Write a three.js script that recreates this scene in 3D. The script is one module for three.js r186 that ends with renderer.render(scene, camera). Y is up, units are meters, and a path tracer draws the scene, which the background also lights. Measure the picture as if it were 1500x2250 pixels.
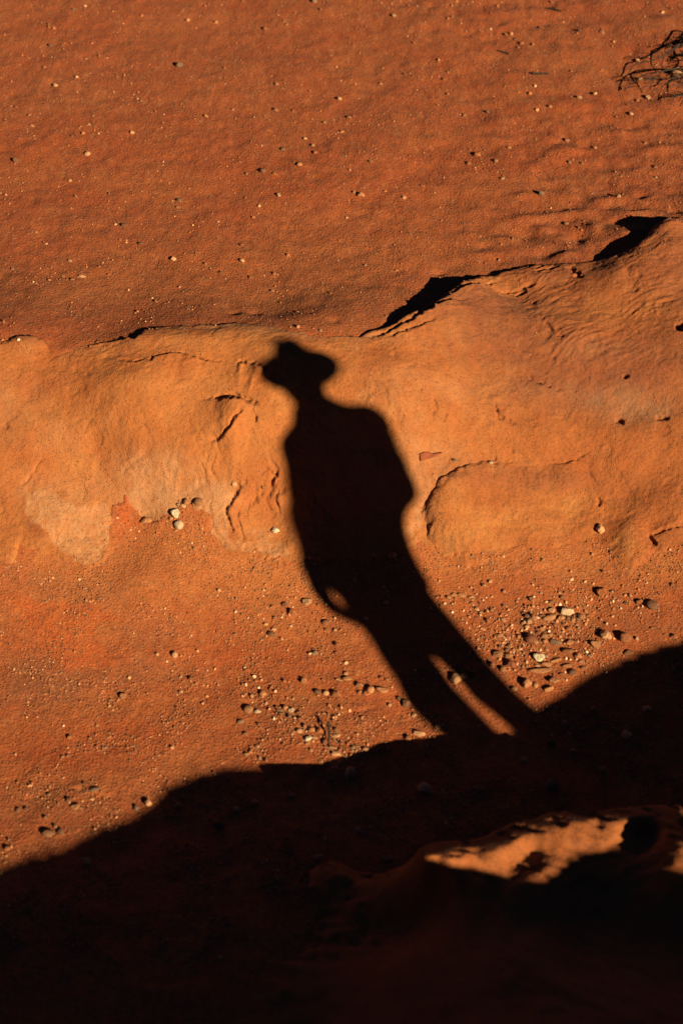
import * as THREE from 'three';
import { MarchingCubes } from 'three/addons/objects/MarchingCubes.js';
import { mergeGeometries, mergeVertices } from 'three/addons/utils/BufferGeometryUtils.js';
import { createNoise2D, createNoise3D } from 'simplex-noise';

// ---------------------------------------------------------------- camera, sky, sun, exposure
const scene = new THREE.Scene();
const rad = THREE.MathUtils.degToRad;
const camera = new THREE.PerspectiveCamera(34, 682 / 1024, 0.1, 400);
camera.position.set(0, 4.125, 0);
camera.rotation.set(-rad(38), 0, 0);
camera.focus = 6.45;
camera.userData.fStop = 1.5;

const SUN_EL = rad(20), SUN_AZ = rad(39);                 // low late sun behind the camera's right shoulder
const SUN = new THREE.Vector3(Math.sin(SUN_AZ) * Math.cos(SUN_EL), Math.sin(SUN_EL), Math.cos(SUN_AZ) * Math.cos(SUN_EL));
const ACROSS = new THREE.Vector3(Math.cos(SUN_AZ), 0, -Math.sin(SUN_AZ));   // horizontal, square to the sun
const SUNWARD = new THREE.Vector3(Math.sin(SUN_AZ), 0, Math.cos(SUN_AZ));   // horizontal, towards the sun

{ // dim, deep evening sky: a float panorama of air only
  const w = 64, h = 32, d = new Float32Array(w * h * 4);
  for (let j = 0; j < h; j++) for (let i = 0; i < w; i++) {
    const el = Math.max(0, (j + 0.5) / h * 2 - 1), k = Math.pow(1 - el, 3), o = (j * w + i) * 4;
    d[o] = 0.003 + 0.005 * k; d[o + 1] = 0.008 + 0.006 * k; d[o + 2] = 0.022 + 0.006 * k; d[o + 3] = 1;
  }
  const sky = new THREE.DataTexture(d, w, h, THREE.RGBAFormat, THREE.FloatType);
  sky.mapping = THREE.EquirectangularReflectionMapping;
  sky.magFilter = sky.minFilter = THREE.LinearFilter; sky.needsUpdate = true;
  scene.background = sky; scene.environment = sky;
}
const sun = new THREE.DirectionalLight(new THREE.Color().setRGB(1, 0.73, 0.42), 5);
sun.position.copy(SUN).multiplyScalar(20).add(new THREE.Vector3(0.5, 0, -4));
sun.target.position.set(0.5, 0, -4);
sun.castShadow = true; sun.shadow.radius = 0.62; sun.shadow.mapSize.set(4096, 4096);
Object.assign(sun.shadow.camera, { left: -8, right: 8, top: 8, bottom: -8, near: 1, far: 50 });
scene.add(sun, sun.target);

const renderer = new THREE.WebGLRenderer({ antialias: true });
renderer.toneMapping = THREE.LinearToneMapping;
renderer.toneMappingExposure = 2.4;
renderer.shadowMap.enabled = true;

// ---------------------------------------------------------------- surveyed ground plan (metres: x, z)
const D_ctl = [[-1.099,0.0,-2.813],[0.0,0.0,-2.813],[1.099,0.0,-2.813],[-1.203,0.0,-3.384],[-0.495,0.0,-3.384],[0.212,0.0,-3.384],[1.203,0.0,-3.384],[-1.3,0.026,-3.942],[-0.535,0.026,-3.942],[0.229,0.026,-3.942],[1.3,0.026,-3.942],[-1.362,0.149,-4.373],[-0.564,0.127,-4.398],[0.0,0.127,-4.398],[0.564,0.127,-4.398],[1.358,0.16,-4.361],[-1.388,0.264,-4.61],[-0.737,0.253,-4.623],[-0.246,0.242,-4.636],[0.247,0.231,-4.649],[0.741,0.231,-4.649],[1.388,0.264,-4.61],[-1.405,0.349,-4.766],[-0.748,0.327,-4.794],[-0.249,0.338,-4.78],[0.083,0.338,-4.78],[0.332,0.327,-4.794],[0.836,0.305,-4.822],[1.405,0.349,-4.766],[-1.409,0.533,-4.933],[-0.744,0.545,-4.918],[-0.247,0.556,-4.903],[0.249,0.533,-4.933],[0.757,0.478,-5.009],[1.422,0.501,-4.979],[-1.41,0.725,-5.093],[-0.744,0.736,-5.076],[-0.248,0.736,-5.076],[0.25,0.714,-5.109],[0.764,0.648,-5.208],[1.433,0.67,-5.175],[-1.423,0.814,-5.23],[-0.751,0.825,-5.213],[-0.249,0.836,-5.196],[0.084,0.814,-5.23],[0.425,0.759,-5.317],[0.854,0.748,-5.335],[1.437,0.781,-5.282],[-1.467,0.807,-5.466],[-0.776,0.807,-5.466],[-0.258,0.818,-5.447],[0.439,0.792,-5.592],[0.872,0.814,-5.555],[1.472,0.836,-5.518],[-1.515,0.825,-5.743],[-0.624,0.825,-5.743],[0.178,0.825,-5.743],[0.588,0.825,-5.743],[0.97,0.858,-5.686],[1.479,0.902,-5.609],[1.221,0.913,-5.876],[1.511,0.946,-5.815],[-1.614,0.908,-6.355],[0.0,0.918,-6.333],[1.587,0.963,-6.246],[-1.716,1.023,-7.004],[0.0,1.034,-6.979],[1.686,1.078,-6.879],[-1.853,1.188,-7.884],[0.0,1.188,-7.884],[1.825,1.232,-7.766]];
const D_rockPoly = [[-1.472,-4.632],[-1.23,-4.654],[-1.194,-4.658],[-1.186,-4.689],[-1.16,-4.719],[-1.102,-4.71],[-1.056,-4.692],[-0.985,-4.661],[-0.927,-4.642],[-0.886,-4.643],[-0.863,-4.665],[-0.844,-4.741],[-0.832,-4.798],[-0.82,-4.818],[-0.788,-4.825],[-0.754,-4.814],[-0.739,-4.792],[-0.671,-4.775],[-0.616,-4.781],[-0.579,-4.803],[-0.512,-4.808],[-0.476,-4.773],[-0.462,-4.726],[-0.379,-4.689],[-0.247,-4.689],[-0.148,-4.675],[0.016,-4.673],[0.165,-4.706],[0.248,-4.745],[0.307,-4.734],[0.414,-4.71],[0.513,-4.703],[0.663,-4.727],[0.898,-4.754],[0.964,-4.75],[0.992,-4.689],[1.058,-4.663],[1.088,-4.703],[1.133,-4.72],[1.238,-4.715],[1.477,-4.694],[1.689,-6.301],[1.498,-6.161],[1.352,-5.927],[1.251,-5.836],[1.152,-5.751],[0.976,-5.739],[0.713,-5.75],[0.539,-5.664],[0.364,-5.485],[0.203,-5.328],[0.067,-5.253],[-0.05,-5.255],[-0.184,-5.263],[-0.322,-5.34],[-0.507,-5.32],[-0.708,-5.297],[-0.754,-5.249],[-0.923,-5.248],[-1.039,-5.219],[-1.074,-5.234],[-1.162,-5.277],[-1.256,-5.229],[-1.511,-5.234]];
const D_boulder = [[0.312,-4.759],[0.307,-4.791],[0.302,-4.812],[0.306,-4.83],[0.324,-4.856],[0.341,-4.88],[0.374,-4.903],[0.417,-4.925],[0.468,-4.945],[0.544,-4.962],[0.672,-4.977],[0.774,-4.991],[0.862,-5.001],[0.925,-4.969],[0.959,-4.91],[0.963,-4.842],[0.937,-4.786],[0.898,-4.748],[0.663,-4.726],[0.513,-4.698],[0.414,-4.71],[0.332,-4.736]];
const D_cracks = [[[[-1.048,-5.225],[-1.007,-5.238],[-0.957,-5.249],[-0.873,-5.252],[-0.813,-5.251],[-0.788,-5.254],[-0.758,-5.242],[-0.747,-5.268],[-0.725,-5.302]],0.01,0.005,0.006,0.05],[[[-1.257,-5.234],[-1.21,-5.263],[-1.162,-5.279],[-1.102,-5.266],[-1.065,-5.234]],0.004,0.005,0.005,0.05],[[[-0.85,-5.18],[-0.807,-5.163],[-0.764,-5.15],[-0.697,-5.151],[-0.649,-5.173],[-0.579,-5.182],[-0.557,-5.174],[-0.524,-5.168],[-0.49,-5.159],[-0.449,-5.155],[-0.399,-5.154]],0.006,0.004,0.011,0.05],[[[-0.583,-5.184],[-0.541,-5.168],[-0.502,-5.16]],0.012,0.005,0.012,0.05],[[[-0.379,-5.152],[-0.348,-5.147]],0.012,0.006,0.012,0.04],[[[-0.34,-5.145],[-0.315,-5.14],[-0.295,-5.132],[-0.282,-5.123],[-0.275,-5.115]],0.012,0.0055,0.018,0.05],[[[-0.529,-5.038],[-0.488,-5.042],[-0.455,-5.045],[-0.413,-5.046],[-0.347,-5.035]],0.003,0.004,0.008,0.05],[[[-0.463,-5.044],[-0.43,-5.045],[-0.388,-5.047],[-0.355,-5.04],[-0.33,-5.032],[-0.294,-5.02]],0.02,0.007,0.036,0.09],[[[-0.347,-5.023],[-0.366,-4.998],[-0.388,-4.983],[-0.404,-4.968],[-0.426,-4.956],[-0.446,-4.949],[-0.487,-4.943]],0.012,0.005,-0.014,0.06],[[[-0.358,-5.02],[-0.38,-4.995],[-0.399,-4.981]],0.008,0.004,0,0.05],[[[-0.322,-5.019],[-0.31,-4.989],[-0.308,-4.973]],0.01,0.004,0,0.05],[[[-0.365,-4.862],[-0.377,-4.844],[-0.381,-4.827],[-0.406,-4.807],[-0.416,-4.787],[-0.405,-4.769],[-0.396,-4.748],[-0.396,-4.737]],0.014,0.0045,-0.012,0.06],[[[-0.338,-4.858],[-0.362,-4.846],[-0.377,-4.841]],0.008,0.004,0,0.05],[[[-0.365,-4.796],[-0.377,-4.788],[-0.372,-4.771],[-0.365,-4.75],[-0.358,-4.727],[-0.363,-4.712]],0.007,0.004,-0.005,0.04],[[[-0.257,-4.894],[-0.239,-4.881],[-0.229,-4.874]],0.008,0.004,0,0.05],[[[-0.229,-4.874],[-0.244,-4.861],[-0.248,-4.855],[-0.264,-4.844]],0.018,0.005,-0.006,0.05],[[[-0.223,-4.862],[-0.251,-4.84],[-0.27,-4.822],[-0.273,-4.819]],0.007,0.004,-0.006,0.04],[[[-0.283,-4.84],[-0.304,-4.825],[-0.319,-4.812],[-0.329,-4.801]],0.009,0.004,-0.006,0.04],[[[-0.314,-4.826],[-0.332,-4.813],[-0.339,-4.796],[-0.342,-4.779]],0.007,0.004,-0.005,0.04],[[[-0.195,-4.848],[-0.227,-4.837],[-0.238,-4.823],[-0.23,-4.809],[-0.219,-4.798]],0.01,0.0042,-0.008,0.05],[[[-0.264,-4.856],[-0.254,-4.864],[-0.259,-4.874],[-0.272,-4.876]],0.006,0.004,0,0.05],[[[-0.31,-4.866],[-0.261,-4.877]],0.006,0.0035,0,0.05],[[[-0.454,-4.92],[-0.452,-4.909],[-0.467,-4.891],[-0.469,-4.878],[-0.454,-4.863],[-0.443,-4.852]],0.006,0.004,-0.003,0.03],[[[-0.504,-4.901],[-0.502,-4.886],[-0.492,-4.876]],0.005,0.004,0,0.05],[[[0.947,-4.891],[0.942,-4.885],[0.951,-4.874],[0.939,-4.861]],0.02,0.006,0,0.05],[[[0.56,-5.142],[0.576,-5.117],[0.581,-5.097],[0.615,-5.092],[0.652,-5.084]],0.01,0.005,-0.006,0.05],[[[0.334,-5.089],[0.342,-5.065],[0.333,-5.032]],0.007,0.004,0,0.05],[[[0.362,-5.033],[0.375,-5.048],[0.384,-5.061]],0.006,0.004,0,0.05],[[[0.696,-5.232],[0.747,-5.215],[0.831,-5.191]],0.008,0.006,0.008,0.06],[[[0.621,-5.015],[0.635,-5.004]],0.006,0.004,0,0.05],[[[0.757,-4.982],[0.824,-4.986],[0.862,-4.999],[0.91,-5.016]],0.006,0.004,0.008,0.05],[[[0.567,-4.989],[0.561,-4.973],[0.573,-4.963]],0.01,0.004,0,0.05],[[[0.872,-5.713],[0.887,-5.723],[0.905,-5.699],[0.921,-5.68],[0.909,-5.667],[0.936,-5.652]],0.03,0.007,0,0.05],[[[0.733,-5.55],[0.743,-5.549]],0.03,0.008,0,0.05],[[[1.266,-5.396],[1.269,-5.361]],0.05,0.012,0,0.05],[[[0.084,-5.255],[0.169,-5.284],[0.255,-5.343],[0.343,-5.414],[0.415,-5.467],[0.487,-5.506]],0.012,0.008,0.022,0.06],[[[0.16,-5.26],[0.228,-5.285],[0.297,-5.33],[0.359,-5.375]],0.008,0.006,0.014,0.05],[[[0.418,-5.522],[0.49,-5.572],[0.545,-5.615],[0.601,-5.671]],0.008,0.006,0.014,0.05],[[[0.255,-5.359],[0.344,-5.441],[0.454,-5.548],[0.545,-5.602]],0.008,0.006,0.014,0.05],[[[0.579,-5.599],[0.686,-5.627],[0.758,-5.657]],0.01,0.008,0,0.05],[[[0.667,-5.603],[0.712,-5.619]],0.02,0.007,0,0.05],[[[0.745,-5.711],[0.852,-5.735]],0.012,0.007,0,0.05],[[[0.599,-5.348],[0.701,-5.322],[0.818,-5.291]],0.005,0.006,0,0.05],[[[0.744,-5.47],[0.798,-5.388],[0.839,-5.364]],0.008,0.008,0,0.05],[[[1.052,-5.233],[1.063,-5.222]],0.02,0.006,0,0.05],[[[1.013,-5.103],[1.033,-5.105],[1.049,-5.094]],0.02,0.006,0,0.05],[[[1.163,-5.106],[1.188,-5.096],[1.213,-5.099]],0.018,0.006,0,0.05],[[[1.112,-4.761],[1.13,-4.736],[1.138,-4.72]],0.02,0.006,0,0.05],[[[1.119,-4.753],[1.161,-4.766],[1.211,-4.776],[1.276,-4.773]],0.01,0.006,-0.012,0.06],[[[-1.243,-4.995],[-1.223,-5.0],[-1.21,-4.991]],0.008,0.006,0,0.05],[[[-1.085,-4.929],[-1.125,-4.884],[-1.166,-4.851]],0.006,0.005,0.004,0.05],[[[-0.694,-4.932],[-0.744,-4.91],[-0.811,-4.888]],0.004,0.006,0.003,0.06]];
const D_scarps = [[[[0.388,-4.662],[0.435,-4.655],[0.464,-4.664],[0.513,-4.672],[0.553,-4.677]],0.004,0.006,-0.01,0.05],[[[0.643,-4.666],[0.689,-4.654],[0.728,-4.653],[0.762,-4.665]],0.004,0.006,-0.01,0.05],[[[0.584,-4.632],[0.63,-4.627],[0.653,-4.635]],0.004,0.006,-0.008,0.04],[[[-0.094,-4.11],[-0.016,-4.095],[0.062,-4.106],[0.125,-4.128]],0.004,0.006,-0.006,0.05],[[[-0.914,-3.779],[-0.855,-3.784],[-0.799,-3.752],[-0.724,-3.751]],0.004,0.006,-0.008,0.05],[[[-0.322,-4.149],[-0.251,-4.133],[-0.172,-4.125]],0.004,0.006,-0.006,0.05]];
const D_bumps = [[-0.413,-4.989,0.116,0.047,0.034],[-0.264,-5.012,0.066,0.063,0.012],[-0.71,-5.028,0.181,0.073,0.026],[-0.927,-4.887,0.182,0.061,-0.034],[-1.146,-5.067,0.133,0.08,-0.012],[-0.829,-5.103,0.2,0.043,0.012],[-0.314,-4.792,0.083,0.063,-0.012],[-0.578,-4.918,0.166,0.044,0.02],[-1.16,-5.256,0.075,0.034,0.02],[-0.503,-5.252,0.22,0.047,0.015],[0.183,-5.074,0.154,0.1,0.015],[0.492,-5.256,0.208,0.078,-0.015],[0.741,-5.425,0.255,0.093,0.02],[1.033,-5.441,0.169,0.109,-0.012],[1.097,-5.13,0.216,0.066,-0.02],[0.844,-5.063,0.251,0.051,0.012],[1.045,-4.745,0.057,0.067,0.03],[1.199,-4.832,0.098,0.056,0.015],[0.349,-4.951,0.086,0.033,-0.008],[0.656,-5.696,0.193,0.053,0.02],[1.238,-5.872,0.105,0.079,0.03],[1.017,-5.627,0.24,0.064,0.015]];
const D_ridges = [[[[0.033,-5.225],[0.203,-5.31],[0.363,-5.464],[0.473,-5.58],[0.551,-5.649],[0.638,-5.698]],0.085,0.2],[[[0.956,-5.716],[1.078,-5.713],[1.158,-5.73],[1.251,-5.811],[1.348,-5.901],[1.464,-5.96]],0.065,0.16]];
const D_paint = [[-0.996,-5.076,0.22,0.069,"deep",0.55,0.35],[-1.123,-5.105,0.067,0.042,"red",0.4,0.35],[-0.98,-5.094,0.102,0.042,"deep",0.5,0.35],[-0.694,-4.919,0.099,0.046,"deep",0.5,0.35],[-0.848,-5.157,0.251,0.034,"deep",0.4,0.35],[-1.086,-5.178,0.152,0.043,"deep",0.35,0.35],[-0.656,-5.152,0.099,0.027,"deep",0.5,0.35],[-0.545,-4.988,0.099,0.043,"deep",0.25,0.35],[-0.413,-4.995,0.133,0.057,"warm",0.5,0.35],[-0.248,-5.038,0.099,0.088,"warm",0.5,0.35],[-0.495,-4.906,0.149,0.06,"warm",0.4,0.35],[-0.661,-5.052,0.198,0.078,"warm",0.4,0.35],[-1.062,-5.042,0.084,0.05,"warm",0.5,0.35],[-0.417,-5.215,0.234,0.058,"warm",0.5,0.35],[-1.027,-4.972,0.1,0.045,"pale",0.28,0.35],[-1.143,-4.929,0.099,0.067,"deep",0.4,0.35],[-1.211,-5.041,0.099,0.074,"grey",0.28,0.35],[-0.712,-4.877,0.117,0.042,"pale",0.75,0.35],[-0.629,-4.883,0.1,0.041,"pale",0.6,0.35],[-0.992,-4.842,0.18,0.043,"pale",0.4,0.35],[-0.479,-4.826,0.099,0.04,"pale",0.5,0.35],[-0.314,-4.872,0.099,0.036,"deep",0.4,0.35],[-0.273,-4.83,0.083,0.04,"deep",0.5,0.35],[-0.338,-4.938,0.083,0.031,"warm",0.4,0.35],[0.199,-5.063,0.102,0.053,"pale",0.28,0.35],[0.15,-5.169,0.173,0.062,"deep",0.55,0.35],[0.251,-5.171,0.16,0.074,"deep",0.45,0.35],[0.351,-5.136,0.265,0.039,"pale",0.25,0.35],[0.485,-5.024,0.173,0.064,"warm",0.3,0.35],[0.349,-4.951,0.12,0.044,"pale",0.3,0.35],[0.282,-4.86,0.051,0.089,"pale",0.45,0.35],[0.724,-5.02,0.27,0.051,"deep",0.35,0.35],[0.684,-5.331,0.39,0.099,"patina",0.5,0.35],[0.932,-5.203,0.285,0.084,"patina",0.55,0.35],[1.138,-5.278,0.166,0.115,"patina",0.5,0.35],[0.643,-5.503,0.258,0.102,"patina",0.55,0.35],[0.885,-5.702,0.209,0.08,"patina",0.35,0.35],[0.433,-5.47,0.192,0.106,"patina",0.5,0.35],[1.135,-5.608,0.274,0.102,"patina",0.2,0.35],[1.277,-5.637,0.102,0.252,"patina",0.4,0.35],[1.015,-5.16,0.117,0.04,"grey",0.5,0.35],[1.131,-5.121,0.1,0.036,"grey",0.6,0.35],[0.921,-5.318,0.102,0.033,"grey",0.2,0.35],[0.678,-5.19,0.22,0.026,"grey",0.22,0.35],[1.003,-5.487,0.272,0.069,"warm",0.35,0.35],[0.547,-5.642,0.158,0.042,"warm",0.5,0.35],[-0.423,-5.334,0.255,0.037,"grey",0.5,0.35],[-0.185,-5.277,0.101,0.026,"grey",0.45,0.35],[-0.05,-5.264,0.204,0.024,"grey",0.35,0.35],[-1.161,-5.267,0.083,0.022,"patina",0.5,0.35],[-0.89,-5.254,0.139,0.02,"patina",0.5,0.35],[0.721,-4.931,0.252,0.038,"patina",0.45,0.35],[0.417,-4.898,0.102,0.033,"patina",0.3,0.35],[0.838,-4.863,0.116,0.039,"bright",0.55,0.35],[0.616,-4.802,0.204,0.041,"bright",0.3,0.35],[0.431,-4.744,0.149,0.027,"bright",0.3,0.35],[0.584,-4.854,0.102,0.032,"deep",0.3,0.35],[0.919,-4.832,0.066,0.054,"deep",0.4,0.35],[1.149,-4.823,0.163,0.069,"deep",0.4,0.35],[1.036,-4.731,0.049,0.046,"bright",0.35,0.35]];
const D_patch = [[[[-1.137,-4.83],[-1.108,-4.845],[-1.058,-4.842],[-1.008,-4.821],[-0.962,-4.806],[-0.927,-4.803],[-0.881,-4.821],[-0.858,-4.819],[-0.836,-4.805],[-0.835,-4.781],[-0.843,-4.734],[-0.855,-4.703],[-0.87,-4.685],[-0.868,-4.658],[-0.886,-4.643],[-0.927,-4.642],[-0.986,-4.668],[-1.045,-4.699],[-1.071,-4.738],[-1.121,-4.755],[-1.147,-4.786]],"pale",0.92,0.012],[[[-0.796,-4.845],[-0.779,-4.863],[-0.729,-4.87],[-0.646,-4.866],[-0.579,-4.846],[-0.529,-4.858],[-0.462,-4.856],[-0.388,-4.84],[-0.393,-4.821],[-0.418,-4.79],[-0.408,-4.763],[-0.413,-4.734],[-0.462,-4.714],[-0.487,-4.744],[-0.499,-4.773],[-0.529,-4.799],[-0.579,-4.811],[-0.612,-4.794],[-0.646,-4.776],[-0.697,-4.785],[-0.748,-4.803]],"pale",0.9,0.02],[[[-0.495,-4.714],[-0.445,-4.727],[-0.363,-4.713],[-0.281,-4.728],[-0.215,-4.723],[-0.182,-4.701],[-0.181,-4.684],[-0.247,-4.686],[-0.313,-4.694],[-0.379,-4.687],[-0.428,-4.695]],"pale",0.7,0.012],[[[-0.331,-4.747],[-0.265,-4.761],[-0.24,-4.744],[-0.248,-4.723],[-0.314,-4.724]],"pale",0.5,0.02],[[[0.224,-4.752],[0.232,-4.777],[0.266,-4.808],[0.291,-4.842],[0.316,-4.884],[0.341,-4.898],[0.316,-4.86],[0.299,-4.833],[0.299,-4.801],[0.29,-4.771],[0.257,-4.749]],"pale",0.6,0.012],[[[-0.829,-4.804],[-0.82,-4.818],[-0.788,-4.825],[-0.764,-4.819],[-0.749,-4.803],[-0.764,-4.789],[-0.81,-4.783]],"crimson",0.85,0.006],[[[-1.153,-4.742],[-1.134,-4.758],[-1.113,-4.758],[-1.088,-4.743],[-1.062,-4.725],[-1.095,-4.717],[-1.136,-4.727]],"crimson",0.55,0.01]];
const D_sandpaint = [[-1.133,-4.676,0.065,0.041,"sanddeep",0.6,0.4],[-0.978,-4.562,0.245,0.077,"sandbrown",0.7,0.4],[-0.682,-4.255,0.253,0.052,"sandbrown",0.6,0.4],[-0.675,-4.39,0.144,0.063,"sandbrown",0.5,0.4],[-1.067,-4.465,0.129,0.08,"sandlight",0.6,0.4],[-0.886,-4.417,0.113,0.065,"sandlight",0.6,0.4],[-0.925,-4.309,0.175,0.047,"sandred",0.75,0.4],[-1.108,-4.383,0.08,0.098,"sandred",0.4,0.4],[-0.411,-4.649,0.329,0.041,"sandlight",0.5,0.4],[-0.246,-4.606,0.131,0.048,"sandlight",0.8,0.4],[-0.441,-4.575,0.245,0.059,"sandlight",0.5,0.4],[-0.306,-4.397,0.242,0.042,"sandlight",0.4,0.4],[-0.368,-4.33,0.208,0.069,"sandred",0.8,0.4],[-0.438,-4.481,0.114,0.047,"sandred",0.4,0.4],[-0.771,-4.0,0.2,0.083,"sandred",0.9,0.4],[-0.917,-3.926,0.184,0.075,"sandred",0.9,0.4],[-0.625,-4.112,0.156,0.055,"sandlight",0.3,0.4],[-0.501,-3.885,0.122,0.076,"sandlight",0.4,0.4],[-1.058,-4.214,0.189,0.103,"sandbrown",0.85,0.4],[-0.931,-3.681,0.193,0.115,"sandbrown",0.3,0.4],[-0.078,-4.082,0.187,0.056,"sandbrown",0.35,0.4],[-0.203,-4.111,0.141,0.037,"sandbrown",0.3,0.4],[0.66,-4.666,0.298,0.057,"sandbrown",0.35,0.4],[0.546,-4.692,0.165,0.021,"sandlight",0.45,0.4],[0.725,-4.396,0.257,0.103,"sandbrown",0.3,0.4],[1.051,-4.443,0.19,0.069,"sandbrown",0.45,0.4],[1.182,-4.627,0.112,0.064,"sandlight",0.45,0.4],[0.402,-4.366,0.08,0.071,"sandred",0.4,0.4],[0.956,-4.655,0.13,0.034,"sandbrown",0.4,0.4],[-0.792,-5.626,0.528,0.18,"sandlight",0.6,0.4],[-0.087,-5.532,0.349,0.208,"sandlight",0.75,0.4],[-0.271,-5.868,0.542,0.148,"sandlight",0.4,0.4],[-0.985,-4.661,0.179,0.082,"sandlight",0.85,0.4],[-0.577,-4.704,0.231,0.074,"sandlight",0.95,0.4],[-0.247,-4.645,0.197,0.064,"sandlight",0.9,0.4],[-0.489,-4.543,0.424,0.09,"sandlight",0.45,0.4],[-0.819,-4.611,0.245,0.103,"sandlight",0.4,0.4],[0.413,-4.679,0.198,0.058,"sandlight",0.9,0.4],[0.828,-4.698,0.262,0.077,"sandlight",0.85,0.4],[1.153,-4.671,0.193,0.078,"sandlight",0.8,0.4],[0.327,-4.541,0.131,0.098,"sandlight",0.4,0.4],[-1.118,-5.458,0.255,0.136,"sandbrown",0.35,0.4],[-0.97,-6.573,0.582,0.13,"sandred",0.35,0.4],[-0.284,-6.343,0.379,0.154,"sandred",0.25,0.4],[0.478,-6.445,0.475,0.188,"sandred",0.35,0.4],[0.451,-5.864,0.393,0.168,"sandlight",0.3,0.4],[0.842,-6.237,0.369,0.156,"sandlight",0.25,0.4],[1.179,-6.759,0.291,0.2,"sandred",0.4,0.4],[-0.923,-7.175,0.616,0.217,"sandbrown",0.25,0.4],[0.807,-5.824,0.23,0.085,"sandbrown",0.4,0.4],[0.278,-6.125,0.369,0.116,"sandlight",0.2,0.4]];
const D_sandpatch = [[[[-1.218,-4.524],[-1.151,-4.495],[-1.093,-4.4],[-1.021,-4.317],[-0.976,-4.267],[-0.904,-4.254],[-0.827,-4.282],[-0.779,-4.278],[-0.822,-4.319],[-0.883,-4.384],[-0.863,-4.433],[-0.775,-4.449],[-0.884,-4.498],[-0.974,-4.506],[-1.072,-4.513],[-1.155,-4.542]],"sandorange",0.9,0.02],[[[-0.172,-4.622],[-0.082,-4.632],[-0.016,-4.585],[-0.082,-4.534],[-0.179,-4.546],[-0.229,-4.575]],"sandlight",0.6,0.03]];
const D_sandbumps = [[0.746,-5.961,0.051,0.035,-0.02],[0.802,-5.984,0.043,0.029,0.02],[0.963,-5.932,0.036,0.03,-0.016],[0.999,-5.957,0.032,0.031,0.018],[0.808,-5.838,0.053,0.022,-0.015],[0.877,-5.813,0.039,0.023,0.015],[1.134,-5.891,0.071,0.056,0.02],[1.075,-5.839,0.053,0.03,-0.012],[0.672,-5.941,0.072,0.023,0.014],[0.559,-5.855,0.09,0.022,0.012],[0.772,-6.061,0.073,0.024,0.014],[0.92,-6.075,0.091,0.025,0.014],[1.074,-6.152,0.091,0.026,0.014],[1.189,-6.042,0.072,0.026,0.014],[0.384,-5.764,0.025,0.011,-0.014],[0.562,-5.911,0.022,0.008,-0.012],[0.744,-5.693,0.018,0.01,-0.01],[-0.025,-5.357,0.02,0.017,-0.012],[-0.326,-5.442,0.024,0.017,-0.012],[-0.404,-5.441,0.024,0.017,-0.01],[1.001,-6.16,0.055,0.019,-0.01],[0.747,-6.215,0.056,0.015,0.012],[1.321,-6.49,0.076,0.032,0.015],[1.223,-6.625,0.096,0.026,0.012],[0.961,-6.513,0.076,0.019,0.01]];
const D_edge = [[1.348,-3.373,-0.001],[1.431,-3.361,-0.002],[1.562,-3.314,-0.001],[1.676,-3.318,0.001],[1.787,-3.287,0.004],[1.859,-3.288,0.007],[1.892,-3.297,0.009],[1.931,-3.314,0.012],[2.001,-3.31,0.015],[2.08,-3.29,0.018],[2.146,-3.253,0.02],[2.22,-3.201,0.02],[2.317,-3.127,0.021],[2.389,-3.071,0.021],[2.447,-3.046,0.023],[2.528,-3.024,0.027],[2.597,-3.012,0.031],[2.654,-2.984,0.032],[2.73,-2.93,0.032],[2.794,-2.898,0.034],[2.877,-2.818,0.032],[2.945,-2.778,0.033],[3.046,-2.773,0.042],[3.126,-2.79,0.055],[3.196,-2.784,0.064],[3.307,-2.775,0.08],[3.403,-2.76,0.095],[3.491,-2.737,0.108],[3.586,-2.698,0.124],[3.685,-2.64,0.141]];
const D_rim = [[1.348,0.761,1.504],[1.431,0.774,1.503],[1.562,0.821,1.504],[1.676,0.817,1.506],[1.787,0.848,1.509],[1.859,0.847,1.512],[1.892,0.837,1.514],[1.931,0.82,1.516],[2.001,0.824,1.52],[2.08,0.844,1.523],[2.146,0.881,1.525],[2.22,0.934,1.525],[2.317,1.008,1.494],[2.389,1.064,1.466],[2.447,1.089,1.468],[2.528,1.11,1.472],[2.597,1.123,1.476],[2.654,1.151,1.477],[2.73,1.205,1.477],[2.794,1.237,1.479],[2.877,1.317,1.501],[2.945,1.357,1.537],[3.046,1.362,1.547],[3.126,1.345,1.56],[3.196,1.35,1.569],[3.307,1.36,1.585],[3.403,1.374,1.6],[3.491,1.398,1.613],[3.586,1.437,1.629],[3.685,1.494,1.646]];
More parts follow.
